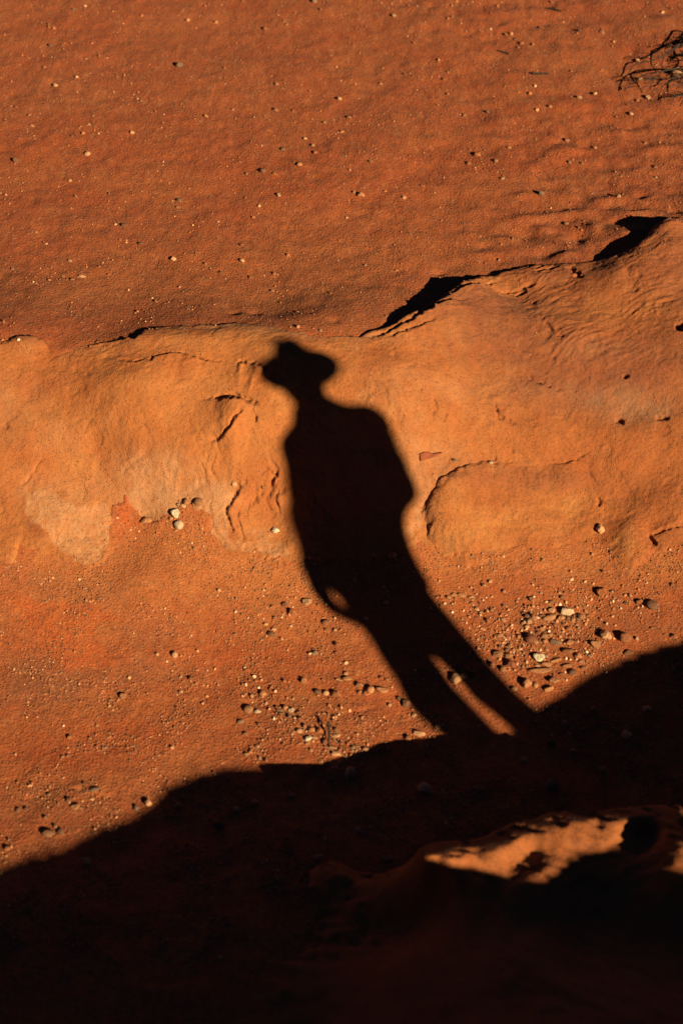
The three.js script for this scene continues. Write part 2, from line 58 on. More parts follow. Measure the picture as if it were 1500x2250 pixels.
const D_bench = [[-0.352,0.0,-2.873],[-0.453,-0.06,-2.997],[-0.604,-0.22,-3.184],[-0.176,0.0,-3.094],[-0.277,-0.06,-3.218],[-0.428,-0.22,-3.405],[-0.07,0.0,-3.278],[-0.17,-0.06,-3.403],[-0.321,-0.22,-3.589],[0.07,0.065,-3.357],[-0.031,0.005,-3.481],[-0.182,-0.155,-3.668],[0.202,0.249,-3.268],[0.102,0.049,-3.393],[-0.049,-0.251,-3.579],[0.246,0.315,-3.229],[0.145,0.115,-3.353],[-0.006,-0.185,-3.54],[0.272,0.333,-3.223],[0.171,0.133,-3.347],[0.02,-0.167,-3.534],[0.297,0.35,-3.217],[0.196,0.15,-3.341],[0.045,-0.15,-3.528],[0.348,0.34,-3.24],[0.248,0.14,-3.365],[0.097,-0.16,-3.551],[0.4,0.33,-3.265],[0.3,0.13,-3.389],[0.149,-0.17,-3.576],[0.456,0.324,-3.292],[0.355,0.124,-3.416],[0.204,-0.176,-3.603],[0.511,0.326,-3.311],[0.41,0.126,-3.436],[0.259,-0.174,-3.622],[0.547,0.324,-3.34],[0.446,0.124,-3.464],[0.295,-0.176,-3.65],[0.583,0.325,-3.366],[0.483,0.125,-3.49],[0.332,-0.175,-3.676],[0.652,0.33,-3.379],[0.551,0.13,-3.503],[0.4,-0.17,-3.69],[0.724,0.322,-3.404],[0.623,0.122,-3.528],[0.472,-0.178,-3.715],[0.794,0.32,-3.422],[0.694,0.12,-3.546],[0.543,-0.18,-3.732],[0.869,0.303,-3.452],[0.768,0.103,-3.577],[0.617,-0.197,-3.763],[0.913,0.293,-3.464],[0.812,0.093,-3.588],[0.661,-0.207,-3.775],[0.955,0.291,-3.468],[0.854,0.091,-3.592],[0.703,-0.209,-3.779],[1.019,0.312,-3.364],[0.918,0.112,-3.488],[0.767,-0.188,-3.675],[1.119,0.347,-3.199],[1.019,0.147,-3.323],[0.868,-0.153,-3.509],[0.28,0.261,-3.212],[0.385,0.288,-3.195],[0.478,0.289,-3.2],[0.581,0.309,-3.184],[0.655,0.302,-3.254],[0.738,0.306,-3.282],[0.849,0.301,-3.307],[0.931,0.304,-3.313],[1.014,0.296,-3.319],[0.538,0.291,-3.281],[0.744,0.316,-3.338],[0.912,0.308,-3.375],[0.851,0.313,-3.332],[-0.065,0.019,-2.86],[0.195,0.19,-2.983],[0.44,0.314,-2.888],[0.719,0.26,-3.088],[0.967,0.315,-3.044],[0.331,0.243,-3.143],[0.523,0.274,-3.093],[1.093,0.326,-3.035],[0.186,0.181,-2.704],[0.527,0.397,-2.556],[0.984,0.439,-2.527],[0.202,0.181,-3.219],[1.267,-0.2,-3.923],[1.465,-0.3,-4.144],[1.18,-0.2,-3.965],[1.096,-0.15,-3.971],[1.465,-0.25,-3.784],[1.497,-0.3,-3.535]];
const D_crotchGround = [0.304,0.102,-4.335];
const D_pebbles = [[0.535,-4.608,0.0154,0.0141,"c","heap"],[0.514,-4.594,0.0176,0.0132,"t","heap"],[0.583,-4.573,0.0154,0.0132,"p","heap"],[0.536,-4.504,0.0175,0.0131,"t","heap"],[0.576,-4.466,0.0218,0.0139,"c","heap"],[0.519,-4.461,0.0196,0.0174,"o","heap"],[0.681,-4.539,0.0219,0.021,"t","heap"],[0.753,-4.528,0.0197,0.0184,"t","heap"],[0.79,-4.548,0.0167,0.0132,"d","heap"],[0.75,-4.499,0.0263,0.0219,"c","heap"],[0.803,-4.49,0.046,0.0315,"w","heap"],[0.853,-4.472,0.0263,0.0228,"t","heap"],[0.823,-4.464,0.0184,0.024,"t","heap"],[0.78,-4.468,0.0328,0.0197,"t","heap"],[0.806,-4.468,0.0219,0.0197,"d","heap"],[0.742,-4.472,0.048,0.0196,"t","heap"],[0.714,-4.478,0.0262,0.0131,"d","heap"],[0.681,-4.467,0.0262,0.0327,"t","heap"],[0.665,-4.455,0.0196,0.0174,"c","heap"],[0.65,-4.454,0.0131,0.0131,"c","heap"],[0.66,-4.476,0.0218,0.0174,"d","heap"],[0.657,-4.436,0.0152,0.013,"c","heap"],[0.65,-4.491,0.0175,0.0131,"o","heap"],[0.757,-4.442,0.0174,0.0109,"p","heap"],[0.808,-4.429,0.0261,0.0174,"o","heap"],[0.708,-4.428,0.0152,0.0152,"t","heap"],[0.699,-4.412,0.0217,0.0152,"o","heap"],[0.715,-4.399,0.026,0.0174,"t","heap"],[0.691,-4.427,0.013,0.0109,"d","heap"],[0.737,-4.403,0.0152,0.013,"t","heap"],[0.771,-4.398,0.0152,0.0122,"t","heap"],[0.667,-4.387,0.039,0.0303,"r","heap"],[0.754,-4.373,0.0411,0.0225,"g","heap"],[0.803,-4.374,0.0347,0.0173,"t","heap"],[0.559,-4.401,0.0238,0.013,"t","heap"],[0.547,-4.378,0.0151,0.0108,"o","heap"],[0.586,-4.398,0.0151,0.0108,"o","heap"],[0.627,-4.4,0.0152,0.013,"t","heap"],[0.558,-4.361,0.0151,0.0121,"d","heap"],[0.594,-4.363,0.0216,0.0151,"t","heap"],[0.581,-4.348,0.0151,0.0129,"d","heap"],[0.548,-4.329,0.0365,0.0267,"t","heap"],[0.586,-4.323,0.0258,0.0193,"t","heap"],[0.59,-4.289,0.0407,0.0322,"r","heap"],[0.562,-4.271,0.0193,0.0235,"t","heap"],[0.525,-4.29,0.0193,0.0236,"t","heap"],[0.692,-4.313,0.0409,0.0323,"w","heap"],[0.796,-4.339,0.0454,0.0251,"o","heap"],[0.829,-4.319,0.0238,0.0216,"t","heap"],[0.872,-4.322,0.0195,0.0164,"c","heap"],[0.72,-4.287,0.043,0.0193,"t","heap"],[0.697,-4.262,0.0814,0.018,"t","heap"],[0.789,-4.281,0.0387,0.0163,"t","heap"],[0.747,-4.303,0.0409,0.0108,"t","heap"],[0.838,-4.298,0.0194,0.0108,"p","heap"],[0.641,-4.214,0.0362,0.0341,"t","heap"],[0.597,-4.196,0.0191,0.0149,"c","heap"],[0.672,-4.207,0.017,0.017,"t","heap"],[0.734,-4.222,0.0385,0.0235,"t","heap"],[0.716,-4.187,0.0319,0.0192,"t","heap"],[0.802,-4.256,0.03,0.0193,"d","heap"],[0.768,-4.249,0.0214,0.0129,"o","heap"],[0.846,-4.275,0.0237,0.0108,"d","heap"],[0.897,-4.368,0.0413,0.0282,"t","heap"],[0.873,-4.495,0.014,0.0114,"c","heap"],[0.785,-4.419,0.0131,0.0109,"t","heap"],[0.716,-4.379,0.0173,0.0152,"t","heap"],[0.683,-4.375,0.0195,0.0151,"t","heap"],[0.825,-4.377,0.0174,0.013,"o","heap"],[0.683,-4.282,0.0193,0.0107,"c","heap"],[0.402,-4.561,0.0249,0.0134,"t","heap"],[0.433,-4.56,0.0307,0.0134,"t","heap"],[0.465,-4.552,0.0211,0.0107,"c","heap"],[0.383,-4.551,0.0211,0.0134,"t","heap"],[0.464,-4.532,0.021,0.0096,"o","heap"],[0.484,-4.507,0.0183,0.0153,"c","heap"],[0.517,-4.494,0.0145,0.0107,"o","heap"],[0.369,-4.528,0.0153,0.0096,"c","heap"],[0.352,-4.61,0.0135,0.0077,"t","heap"],[0.559,-4.403,0.0227,0.0133,"t","heap"],[0.587,-4.692,0.0124,0.0116,"c","below boulder"],[0.729,-4.677,0.0148,0.0155,"t","below boulder"],[0.691,-4.714,0.0117,0.0097,"d","below boulder"],[0.423,-4.664,0.0108,0.007,"c","below boulder"],[0.506,-4.658,0.0097,0.0077,"c","below boulder"],[0.355,-4.709,0.0116,0.0077,"d","below boulder"],[0.394,-4.665,0.0097,0.0097,"d","below boulder"],[0.7,-4.61,0.0116,0.0077,"d","below boulder"],[0.933,-4.396,0.0427,0.0436,"c","right"],[0.999,-4.382,0.0427,0.0414,"o","right"],[1.041,-4.384,0.0153,0.0131,"c","right"],[0.933,-4.563,0.0376,0.0354,"o","right"],[0.906,-4.601,0.0124,0.008,"c","right"],[0.976,-4.569,0.0266,0.0097,"d","right"],[1.01,-4.588,0.0133,0.0089,"o","right"],[1.034,-4.551,0.0142,0.0142,"p","right"],[1.064,-4.524,0.0265,0.0177,"o","right"],[1.107,-4.507,0.0464,0.0331,"d","right"],[1.073,-4.508,0.0124,0.011,"c","right"],[1.017,-4.523,0.0154,0.011,"d","right"],[1.029,-4.522,0.011,0.011,"r","right"],[1.127,-4.491,0.0132,0.0088,"p","right"],[1.004,-4.331,0.0391,0.0174,"d","right"],[1.173,-4.386,0.0246,0.0164,"o","right"],[0.945,-4.644,0.0139,0.0111,"d","right"],[1.186,-4.583,0.0139,0.0111,"d","right"],[0.946,-4.789,0.0365,0.0394,"c","rock"],[-0.439,-4.563,0.0166,0.0122,"c","mid"],[-0.346,-4.575,0.0114,0.0122,"c","mid"],[-0.123,-4.528,0.037,0.027,"c","mid"],[-0.176,-4.485,0.026,0.0239,"o","mid"],[-0.246,-4.511,0.0165,0.0096,"o","mid"],[-0.203,-4.516,0.0196,0.0174,"d","mid"],[-0.237,-4.468,0.0152,0.013,"o","mid"],[-0.212,-4.472,0.0121,0.0087,"c","mid"],[-0.269,-4.446,0.0164,0.0104,"c","mid"],[-0.24,-4.427,0.0216,0.013,"c","mid"],[-0.247,-4.408,0.0302,0.0181,"d","mid"],[-0.18,-4.439,0.013,0.0104,"c","mid"],[-0.186,-4.43,0.0104,0.0112,"o","mid"],[-0.059,-4.454,0.0238,0.0173,"d","mid"],[-0.053,-4.424,0.0194,0.0121,"t","mid"],[-0.023,-4.422,0.0151,0.0121,"c","mid"],[-0.016,-4.365,0.0193,0.0172,"o","mid"],[-0.095,-4.334,0.0248,0.0163,"g","mid"],[-0.097,-4.35,0.0193,0.0103,"o","mid"],[-0.111,-4.332,0.0163,0.0077,"c","mid"],[-0.018,-4.333,0.0128,0.0128,"o","mid"],[0.016,-4.293,0.0154,0.006,"c","mid"],[-0.132,-4.225,0.0233,0.017,"t","mid"],[-0.304,-4.247,0.0136,0.0094,"c","mid"],[-0.339,-4.285,0.0137,0.0094,"c","mid"],[-0.523,-4.238,0.0235,0.0171,"o","mid"],[-0.504,-4.272,0.012,0.0086,"o","mid"],[-0.443,-4.281,0.0103,0.0094,"c","mid"],[-0.508,-4.348,0.0151,0.0069,"t","mid"],[-0.377,-4.412,0.0173,0.0104,"t","mid"],[-0.332,-4.418,0.0259,0.0086,"t","mid"],[-0.211,-4.392,0.0151,0.0086,"t","mid"],[0.016,-4.252,0.0213,0.0128,"t","mid"],[-0.274,-4.586,0.0109,0.0087,"o","mid"],[-0.306,-4.565,0.0109,0.0109,"d","mid"],[-0.166,-4.543,0.0122,0.0087,"p","mid"],[-0.304,-4.247,0.0153,0.0094,"w","arc"],[-0.332,-4.276,0.0213,0.012,"o","arc"],[-0.133,-4.222,0.0233,0.0191,"t","arc"],[-0.197,-4.223,0.0119,0.017,"o","arc"],[-0.309,-4.169,0.0144,0.0144,"c","arc"],[-0.271,-4.175,0.0296,0.0211,"t","arc"],[-0.081,-4.18,0.0262,0.0169,"d","arc"],[-0.054,-4.174,0.0219,0.0152,"c","arc"],[-0.02,-4.166,0.0401,0.0253,"o","arc"],[0.06,-4.203,0.0339,0.019,"t","arc"],[0.099,-4.186,0.0296,0.0275,"t","arc"],[0.142,-4.183,0.0528,0.0253,"t","arc"],[0.062,-4.177,0.0211,0.0127,"t","arc"],[0.081,-4.173,0.019,0.0169,"o","arc"],[0.198,-4.157,0.0232,0.0148,"d","arc"],[0.166,-4.129,0.0151,0.0118,"c","arc"],[0.022,-4.228,0.0382,0.017,"t","arc"],[0.013,-4.253,0.0149,0.0106,"c","arc"],[0.138,-4.235,0.0212,0.0127,"o","arc"],[0.157,-4.228,0.0191,0.0127,"o","arc"],[-0.318,-4.113,0.0357,0.0261,"t","arc"],[-0.286,-4.102,0.0273,0.0134,"w","arc"],[-0.26,-4.135,0.0147,0.0101,"p","arc"],[-0.247,-4.114,0.0109,0.0101,"c","arc"],[-0.222,-4.118,0.0147,0.0118,"o","arc"],[-0.193,-4.113,0.026,0.0168,"t","arc"],[-0.172,-4.102,0.0218,0.0168,"w","arc"],[-0.211,-4.103,0.0252,0.0117,"g","arc"],[-0.205,-4.091,0.0209,0.0101,"d","arc"],[-0.177,-4.078,0.0184,0.0159,"g","arc"],[-0.147,-4.093,0.0209,0.0117,"o","arc"],[-0.159,-4.07,0.015,0.0109,"c","arc"],[-0.14,-4.064,0.0251,0.0175,"r","arc"],[-0.126,-4.036,0.015,0.0225,"p","arc"],[-0.143,-4.017,0.0216,0.0175,"c","arc"],[-0.104,-4.021,0.0299,0.0175,"t","arc"],[-0.073,-4.017,0.0249,0.0228,"o","arc"],[-0.07,-4.052,0.0158,0.0158,"p","arc"],[-0.046,-4.039,0.0108,0.0108,"o","arc"],[-0.02,-4.026,0.0166,0.0146,"d","arc"],[-0.02,-4.002,0.0332,0.0133,"c","arc"],[-0.112,-3.986,0.0273,0.0182,"w","arc"],[-0.091,-3.99,0.0207,0.0091,"c","arc"],[-0.056,-3.977,0.0228,0.0207,"r","arc"],[-0.001,-3.969,0.0227,0.0145,"o","arc"],[0.021,-3.968,0.0116,0.0116,"o","arc"],[-0.028,-3.954,0.0289,0.0083,"c","arc"],[-0.019,-3.929,0.037,0.0185,"c","arc"],[0.038,-3.952,0.0165,0.0124,"g","arc"],[0.083,-3.944,0.0239,0.014,"c","arc"],[0.054,-3.956,0.0186,0.0103,"t","arc"],[-0.282,-4.05,0.0104,0.0167,"o","arc"],[-0.326,-4.014,0.0191,0.0108,"d","arc"],[-0.317,-3.928,0.0227,0.0099,"t","arc"],[-0.251,-3.901,0.0144,0.0099,"d","arc"],[-0.273,-3.914,0.0185,0.0082,"g","arc"],[-0.343,-4.062,0.0251,0.0125,"g","arc"],[0.03,-3.844,0.0367,0.0459,"c","shade"],[0.277,-3.778,0.0578,0.0426,"c","shade"],[0.051,-3.615,0.0209,0.0179,"c","shade"],[0.073,-3.601,0.0208,0.0164,"p","shade"],[0.964,-4.004,0.0379,0.0316,"c","shade"],[0.694,-3.794,0.0552,0.0399,"g","shade"],[0.449,-3.779,0.0427,0.0274,"t","shade"],[0.049,-4.618,0.0197,0.0164,"c","shade"],[0.16,-4.527,0.0229,0.0163,"c","shade"],[0.089,-4.467,0.0244,0.013,"c","shade"],[0.185,-4.689,0.0297,0.0264,"p","shade"],[0.396,-4.231,0.0447,0.0383,"c","shade"],[0.442,-4.267,0.0288,0.0256,"d","shade"],[0.425,-4.244,0.0288,0.0224,"c","shade"],[0.33,-4.041,0.025,0.0156,"c","shade"],[0.248,-4.093,0.0251,0.0141,"c","shade"],[0.222,-4.136,0.0379,0.0284,"d","shade"],[0.262,-4.01,0.0467,0.0187,"c","shade"],[0.225,-3.993,0.028,0.0187,"o","shade"],[0.144,-3.493,0.0441,0.0264,"t","shade"],[0.865,-3.867,0.0342,0.0248,"t","shade"],[0.61,-3.906,0.0279,0.0186,"c","shade"],[0.707,-3.973,0.0406,0.025,"d","shade"],[0.781,-3.942,0.0281,0.0187,"t","shade"],[-0.164,-3.757,0.0242,0.0151,"c","shade"],[-0.282,-3.727,0.0272,0.0212,"t","shade"],[-0.527,-3.718,0.0273,0.0212,"t","shade"],[-0.805,-3.487,0.0297,0.0208,"c","shade"],[-0.396,-3.632,0.0329,0.0239,"d","shade"],[-0.341,-3.699,0.0241,0.0181,"c","shade"],[1.046,-4.105,0.0319,0.0224,"c","shade"],[0.859,-4.106,0.0286,0.0223,"t","shade"],[0.76,-4.052,0.0252,0.0189,"c","shade"],[0.007,-3.413,0.0291,0.0204,"t","shade"],[-0.072,-3.504,0.0265,0.0176,"c","shade"],[-0.629,-3.725,0.0275,0.0283,"c","left"],[-0.667,-3.705,0.0222,0.0202,"g","left"],[-0.939,-3.603,0.0423,0.0242,"d","left"],[-0.902,-3.609,0.0221,0.0201,"d","left"],[-0.865,-3.707,0.0325,0.0203,"t","left"],[-0.892,-3.734,0.0224,0.0163,"d","left"],[-0.816,-3.74,0.0204,0.009,"c","left"],[-0.811,-3.772,0.0368,0.0123,"g","left"],[-0.848,-3.798,0.0185,0.0099,"d","left"],[-1.029,-3.801,0.0145,0.0099,"t","left"],[-1.052,-3.7,0.0184,0.0139,"d","left"],[-1.028,-3.706,0.0163,0.0102,"d","left"],[-1.071,-3.817,0.0108,0.0099,"o","left"],[-1.062,-3.542,0.0221,0.0141,"o","left"],[-0.792,-3.619,0.0121,0.0112,"p","left"],[-0.569,-3.951,0.0149,0.0124,"c","left"],[-0.72,-3.952,0.0125,0.0083,"o","left"],[-0.916,-3.917,0.0146,0.01,"d","left"],[-0.932,-3.914,0.0125,0.0104,"d","left"],[-0.792,-3.957,0.025,0.0075,"g","left"],[-0.944,-4.042,0.011,0.0068,"w","left"],[-0.849,-3.994,0.0168,0.0092,"t","left"],[-0.567,-4.036,0.0117,0.0084,"d","left"],[-0.919,-3.993,0.0168,0.0126,"o","left"],[-1.094,-3.933,0.0126,0.0084,"t","left"],[-0.958,-3.764,0.0144,0.009,"d","left"],[-0.959,-3.667,0.0122,0.0142,"d","left"],[-1.063,-3.578,0.0121,0.0097,"d","left"],[-0.921,-3.632,0.0182,0.0057,"d","left"],[-0.585,-4.323,0.0224,0.0215,"c","left"],[-0.645,-4.323,0.0146,0.012,"c","left"],[-0.564,-4.324,0.0129,0.0112,"p","left"],[-0.611,-4.299,0.0103,0.0069,"c","left"],[-0.752,-4.162,0.0246,0.0229,"t","left"],[-0.67,-4.175,0.0102,0.0085,"o","left"],[-0.936,-4.217,0.012,0.0111,"o","left"],[-1.2,-4.389,0.0114,0.0105,"t","left"],[-0.558,-4.184,0.0149,0.0085,"d","left"],[-0.601,-4.791,0.0366,0.0416,"w","rock"],[-0.59,-4.761,0.0332,0.0332,"w","rock"],[-0.574,-4.806,0.0216,0.0149,"c","rock"],[-0.591,-4.813,0.0166,0.0133,"c","rock"],[-0.561,-4.814,0.0266,0.0232,"t","rock"],[-0.517,-4.811,0.0348,0.0299,"t","rock"],[-0.39,-4.847,0.0232,0.0281,"c","rock"],[-0.24,-4.762,0.0332,0.0216,"w","rock"],[-0.711,-4.794,0.0435,0.0301,"t","rock"],[0.547,-4.957,0.0168,0.0134,"w","rock"],[-1.187,-5.245,0.0155,0.0103,"w","rock"],[0.412,-4.95,0.0217,0.0134,"g","rock"],[-0.619,-4.781,0.015,0.0133,"t","rock"],[-0.286,-4.846,0.0149,0.0099,"d","rock"],[-0.534,-4.808,0.0149,0.0116,"t","rock"],[-1.255,-7.642,0.0203,0.0152,"g","terrace"],[-0.714,-7.56,0.02,0.015,"c","terrace"],[-0.728,-7.18,0.0362,0.0272,"g","terrace"],[-0.93,-7.583,0.0156,0.0117,"o","terrace"],[-0.583,-7.548,0.0199,0.0149,"t","terrace"],[-0.353,-7.487,0.0241,0.0181,"o","terrace"],[-0.129,-7.706,0.0292,0.0219,"g","terrace"],[-1.328,-7.356,0.0241,0.0181,"d","terrace"],[-1.272,-7.048,0.0212,0.0159,"c","terrace"],[-0.59,-6.812,0.0225,0.0169,"t","terrace"],[-0.902,-6.694,0.0223,0.0167,"c","terrace"],[-1.092,-6.75,0.0164,0.0123,"t","terrace"],[-1.078,-6.545,0.028,0.021,"c","terrace"],[-1.371,-6.492,0.034,0.0255,"d","terrace"],[-0.288,-7.034,0.0209,0.0157,"p","terrace"],[-0.01,-6.923,0.0247,0.0186,"c","terrace"],[-0.288,-6.852,0.0266,0.02,"t","terrace"],[-0.074,-6.756,0.0182,0.0137,"t","terrace"],[-0.156,-6.638,0.02,0.015,"c","terrace"],[-0.121,-6.592,0.0199,0.0149,"c","terrace"],[-0.249,-6.57,0.0218,0.0164,"g","terrace"],[-0.177,-6.446,0.0254,0.0191,"t","terrace"],[-0.111,-6.539,0.0198,0.0148,"o","terrace"],[-0.329,-6.409,0.0273,0.0205,"d","terrace"],[-0.281,-6.39,0.0214,0.016,"o","terrace"],[-0.396,-6.399,0.0175,0.0131,"d","terrace"],[-1.131,-6.363,0.0157,0.0118,"t","terrace"],[-0.666,-6.233,0.0249,0.0187,"g","terrace"],[-0.672,-6.184,0.021,0.0157,"t","terrace"],[-0.258,-6.243,0.021,0.0158,"c","terrace"],[-0.336,-6.178,0.0142,0.0107,"c","terrace"],[-0.357,-6.108,0.0169,0.0127,"o","terrace"],[-0.914,-6.062,0.0151,0.0113,"c","terrace"],[-0.88,-6.057,0.0226,0.017,"d","terrace"],[-0.664,-5.83,0.0274,0.0206,"c","terrace"],[-0.391,-5.824,0.0237,0.0178,"c","terrace"],[-1.07,-5.819,0.0184,0.0138,"c","terrace"],[-1.177,-5.928,0.0149,0.0112,"p","terrace"],[-1.011,-5.711,0.0363,0.0145,"c","terrace"],[-1.044,-5.689,0.0181,0.0136,"t","terrace"],[-0.398,-5.93,0.0184,0.0138,"o","terrace"],[-0.909,-5.728,0.0163,0.0122,"r","terrace"],[-0.625,-5.638,0.0161,0.012,"p","terrace"],[-0.355,-5.718,0.018,0.0135,"o","terrace"],[-0.472,-5.747,0.0181,0.0135,"d","terrace"],[-0.801,-5.934,0.0204,0.0153,"d","terrace"],[0.244,-7.57,0.0221,0.0166,"c","terrace"],[0.777,-7.392,0.0174,0.0131,"t","terrace"],[0.751,-7.397,0.0174,0.0131,"d","terrace"],[0.818,-7.318,0.0216,0.0162,"o","terrace"],[1.088,-7.389,0.0197,0.0148,"d","terrace"],[1.189,-7.379,0.0262,0.0197,"t","terrace"],[1.323,-7.145,0.0235,0.0176,"c","terrace"],[1.486,-7.538,0.0179,0.0134,"c","terrace"],[1.478,-7.02,0.0508,0.0381,"c","terrace"],[1.336,-6.876,0.0353,0.0265,"c","terrace"],[1.316,-7.006,0.0232,0.0174,"c","terrace"],[1.108,-6.907,0.0208,0.0156,"c","terrace"],[1.036,-6.879,0.029,0.0217,"c","terrace"],[0.853,-6.976,0.0167,0.0125,"c","terrace"],[0.905,-6.821,0.0185,0.0138,"t","terrace"],[0.633,-6.809,0.0204,0.0153,"g","terrace"],[0.533,-6.783,0.0244,0.0183,"t","terrace"],[0.032,-6.782,0.0223,0.0167,"t","terrace"],[1.248,-6.747,0.0225,0.0169,"c","terrace"],[0.666,-6.329,0.0194,0.0145,"c","terrace"],[0.648,-6.446,0.0196,0.0147,"t","terrace"],[0.532,-6.442,0.0215,0.0161,"o","terrace"],[0.572,-6.502,0.0296,0.0222,"o","terrace"],[0.709,-6.541,0.0198,0.0149,"t","terrace"],[0.959,-6.594,0.026,0.0195,"p","terrace"],[1.07,-6.53,0.0179,0.0134,"t","terrace"],[1.004,-6.417,0.0177,0.0133,"d","terrace"],[1.301,-6.364,0.0196,0.0147,"o","terrace"],[1.295,-6.299,0.0175,0.0131,"g","terrace"],[1.125,-6.157,0.0191,0.0143,"c","terrace"],[0.258,-6.233,0.0191,0.0143,"c","terrace"],[0.08,-6.249,0.0325,0.0244,"t","terrace"],[0.052,-6.266,0.0172,0.0129,"d","terrace"],[0.179,-6.278,0.0153,0.0115,"o","terrace"],[0.124,-6.455,0.0196,0.0147,"t","terrace"],[0.816,-6.208,0.0287,0.0215,"g","terrace"],[0.901,-6.017,0.0206,0.0154,"t","terrace"],[0.456,-7.059,0.023,0.0173,"o","terrace"],[0.174,-7.034,0.0188,0.0141,"p","terrace"],[0.094,-5.79,0.0145,0.0109,"g","terrace"],[0.634,-5.913,0.0148,0.0111,"o","terrace"],[0.62,-5.824,0.0155,0.0116,"d","terrace"],[0.681,-5.933,0.0157,0.0118,"d","terrace"]];
const D_hollow = [0.821,-4.862,0.125,0.041];
const D_shrubRoot = [1.752,-7.047];
const D_heaps = [[0.644,-4.397,0.169,0.103,700],[0.78,-4.49,0.146,0.068,260],[-0.109,-4.091,0.14,0.11,170],[-0.179,-4.514,0.098,0.064,110],[1.027,-4.531,0.128,0.052,150],[-0.299,-4.186,0.095,0.046,90],[0.424,-4.524,0.098,0.042,110],[-0.663,-4.779,0.152,0.032,60]];
const D_flake = [0.316,-4.945,0.041,0.015];
const D_redflake = [[0.285,-4.947],[0.302,-4.955],[0.319,-4.956],[0.332,-4.952],[0.353,-4.957],[0.366,-4.962],[0.341,-4.948],[0.316,-4.937],[0.29,-4.926],[0.287,-4.936]];
const D_twigs = [[[-0.043,-4.033],[-0.041,-3.96]],[[-0.058,-3.956],[0.023,-3.907]],[[-0.026,-3.982],[0.003,-3.96]],[[0.97,-7.598],[1.016,-7.567]],[[0.716,-7.265],[0.757,-7.241]],[[0.848,-7.068],[0.917,-7.071]],[[-0.016,-4.225],[0.003,-4.22]]];
const D_shrub = [[[1.657,-7.217],[1.484,-7.142],[1.418,-7.094],[1.365,-7.075],[1.307,-7.094],[1.259,-7.028]],[[1.632,-6.918],[1.483,-6.984],[1.382,-6.969],[1.323,-6.974],[1.268,-6.935],[1.235,-6.901]],[[1.388,-6.941],[1.333,-6.896]],[[1.684,-7.124],[1.525,-7.145],[1.452,-7.127],[1.419,-7.077],[1.417,-7.024]],[[1.68,-7.234],[1.558,-7.237],[1.452,-7.202]],[[1.678,-7.088],[1.538,-7.094],[1.483,-7.131]],[[1.633,-7.057],[1.557,-7.081],[1.505,-7.069],[1.46,-7.108]],[[1.644,-6.866],[1.53,-6.894],[1.466,-6.927],[1.395,-6.92]],[[1.613,-6.787],[1.522,-6.835],[1.423,-6.831]],[[1.676,-6.948],[1.558,-6.952],[1.484,-6.915],[1.448,-6.869]],[[1.662,-6.984],[1.543,-6.988],[1.442,-6.977]],[[1.669,-7.161],[1.57,-7.177],[1.504,-7.14]],[[1.706,-7.269],[1.6,-7.241],[1.533,-7.202]],[[1.601,-6.837],[1.495,-6.782]],[[1.648,-7.02],[1.574,-6.924],[1.511,-6.896]],[[1.624,-7.129],[1.549,-7.029],[1.468,-7.02]]];
// ---------------------------------------------------------------- helpers
function rng(seed) { let a = seed >>> 0; return () => { a = (a + 0x6D2B79F5) | 0; let t = Math.imul(a ^ (a >>> 15), 1 | a); t = (t + Math.imul(t ^ (t >>> 7), 61 | t)) ^ t; return ((t ^ (t >>> 14)) >>> 0) / 4294967296; }; }
const N2 = createNoise2D(rng(11)), N2b = createNoise2D(rng(12)), N3 = createNoise3D(rng(13));
const clamp = (x, a = 0, b = 1) => Math.min(b, Math.max(a, x));
const ss = (a, b, x) => { const t = clamp((x - a) / (b - a)); return t * t * (3 - 2 * t); };
const mix = (a, b, t) => a + (b - a) * t;
function fbm(x, z, f, oct, gain = 0.5) { let s = 0, a = 1, t = 0; for (let i = 0; i < oct; i++) { s += a * N2(x * f + i * 17.3, z * f - i * 9.1); t += a; a *= gain; f *= 2.03; } return s / t; }
const taken = new Map();
function numbered(name) { const n = taken.get(name) || 0; taken.set(name, n + 1); return n ? `${name}_${String(n).padStart(3, '0')}` : name; }
function place(o, name, userData) { o.name = numbered(name); Object.assign(o.userData, userData); o.traverse(m => { if (m.isMesh) m.castShadow = m.receiveShadow = true; }); scene.add(o); return o; }
function part(parent, name, geo, mat, label) { const m = new THREE.Mesh(geo, mat); m.name = name; m.castShadow = m.receiveShadow = true; if (label) m.userData.label = label; parent.add(m); return m; }

// thin-plate surface through surveyed points [x, y, z]
function surface(P, slack = 1e-3) {
  const n = P.length, m = n + 3, A = Array.from({ length: m }, () => new Float64Array(m + 1));
  const phi = r => r > 0 ? 0.5 * r * Math.log(r + 1e-12) : 0;
  for (let i = 0; i < n; i++) {
    for (let j = 0; j < n; j++) A[i][j] = phi((P[i][0] - P[j][0]) ** 2 + (P[i][2] - P[j][2]) ** 2) + (i === j ? slack : 0);
    A[i][n] = A[n][i] = 1; A[i][n + 1] = A[n + 1][i] = P[i][0]; A[i][n + 2] = A[n + 2][i] = P[i][2]; A[i][m] = P[i][1];
  }
  for (let c = 0; c < m; c++) {
    let p = c; for (let r = c + 1; r < m; r++) if (Math.abs(A[r][c]) > Math.abs(A[p][c])) p = r;
    [A[c], A[p]] = [A[p], A[c]];
    for (let r = 0; r < m; r++) if (r !== c) { const f = A[r][c] / A[c][c]; if (f) for (let k = c; k <= m; k++) A[r][k] -= f * A[c][k]; }
  }
  const w = A.map((r, i) => r[m] / r[i]), X = P.map(p => p[0]), Z = P.map(p => p[2]);
  return (x, z) => { let s = w[n] + w[n + 1] * x + w[n + 2] * z; for (let i = 0; i < n; i++) { const r = (x - X[i]) ** 2 + (z - Z[i]) ** 2; if (r > 0) s += w[i] * 0.5 * r * Math.log(r + 1e-12); } return s; };
}
const tps = surface(D_ctl);
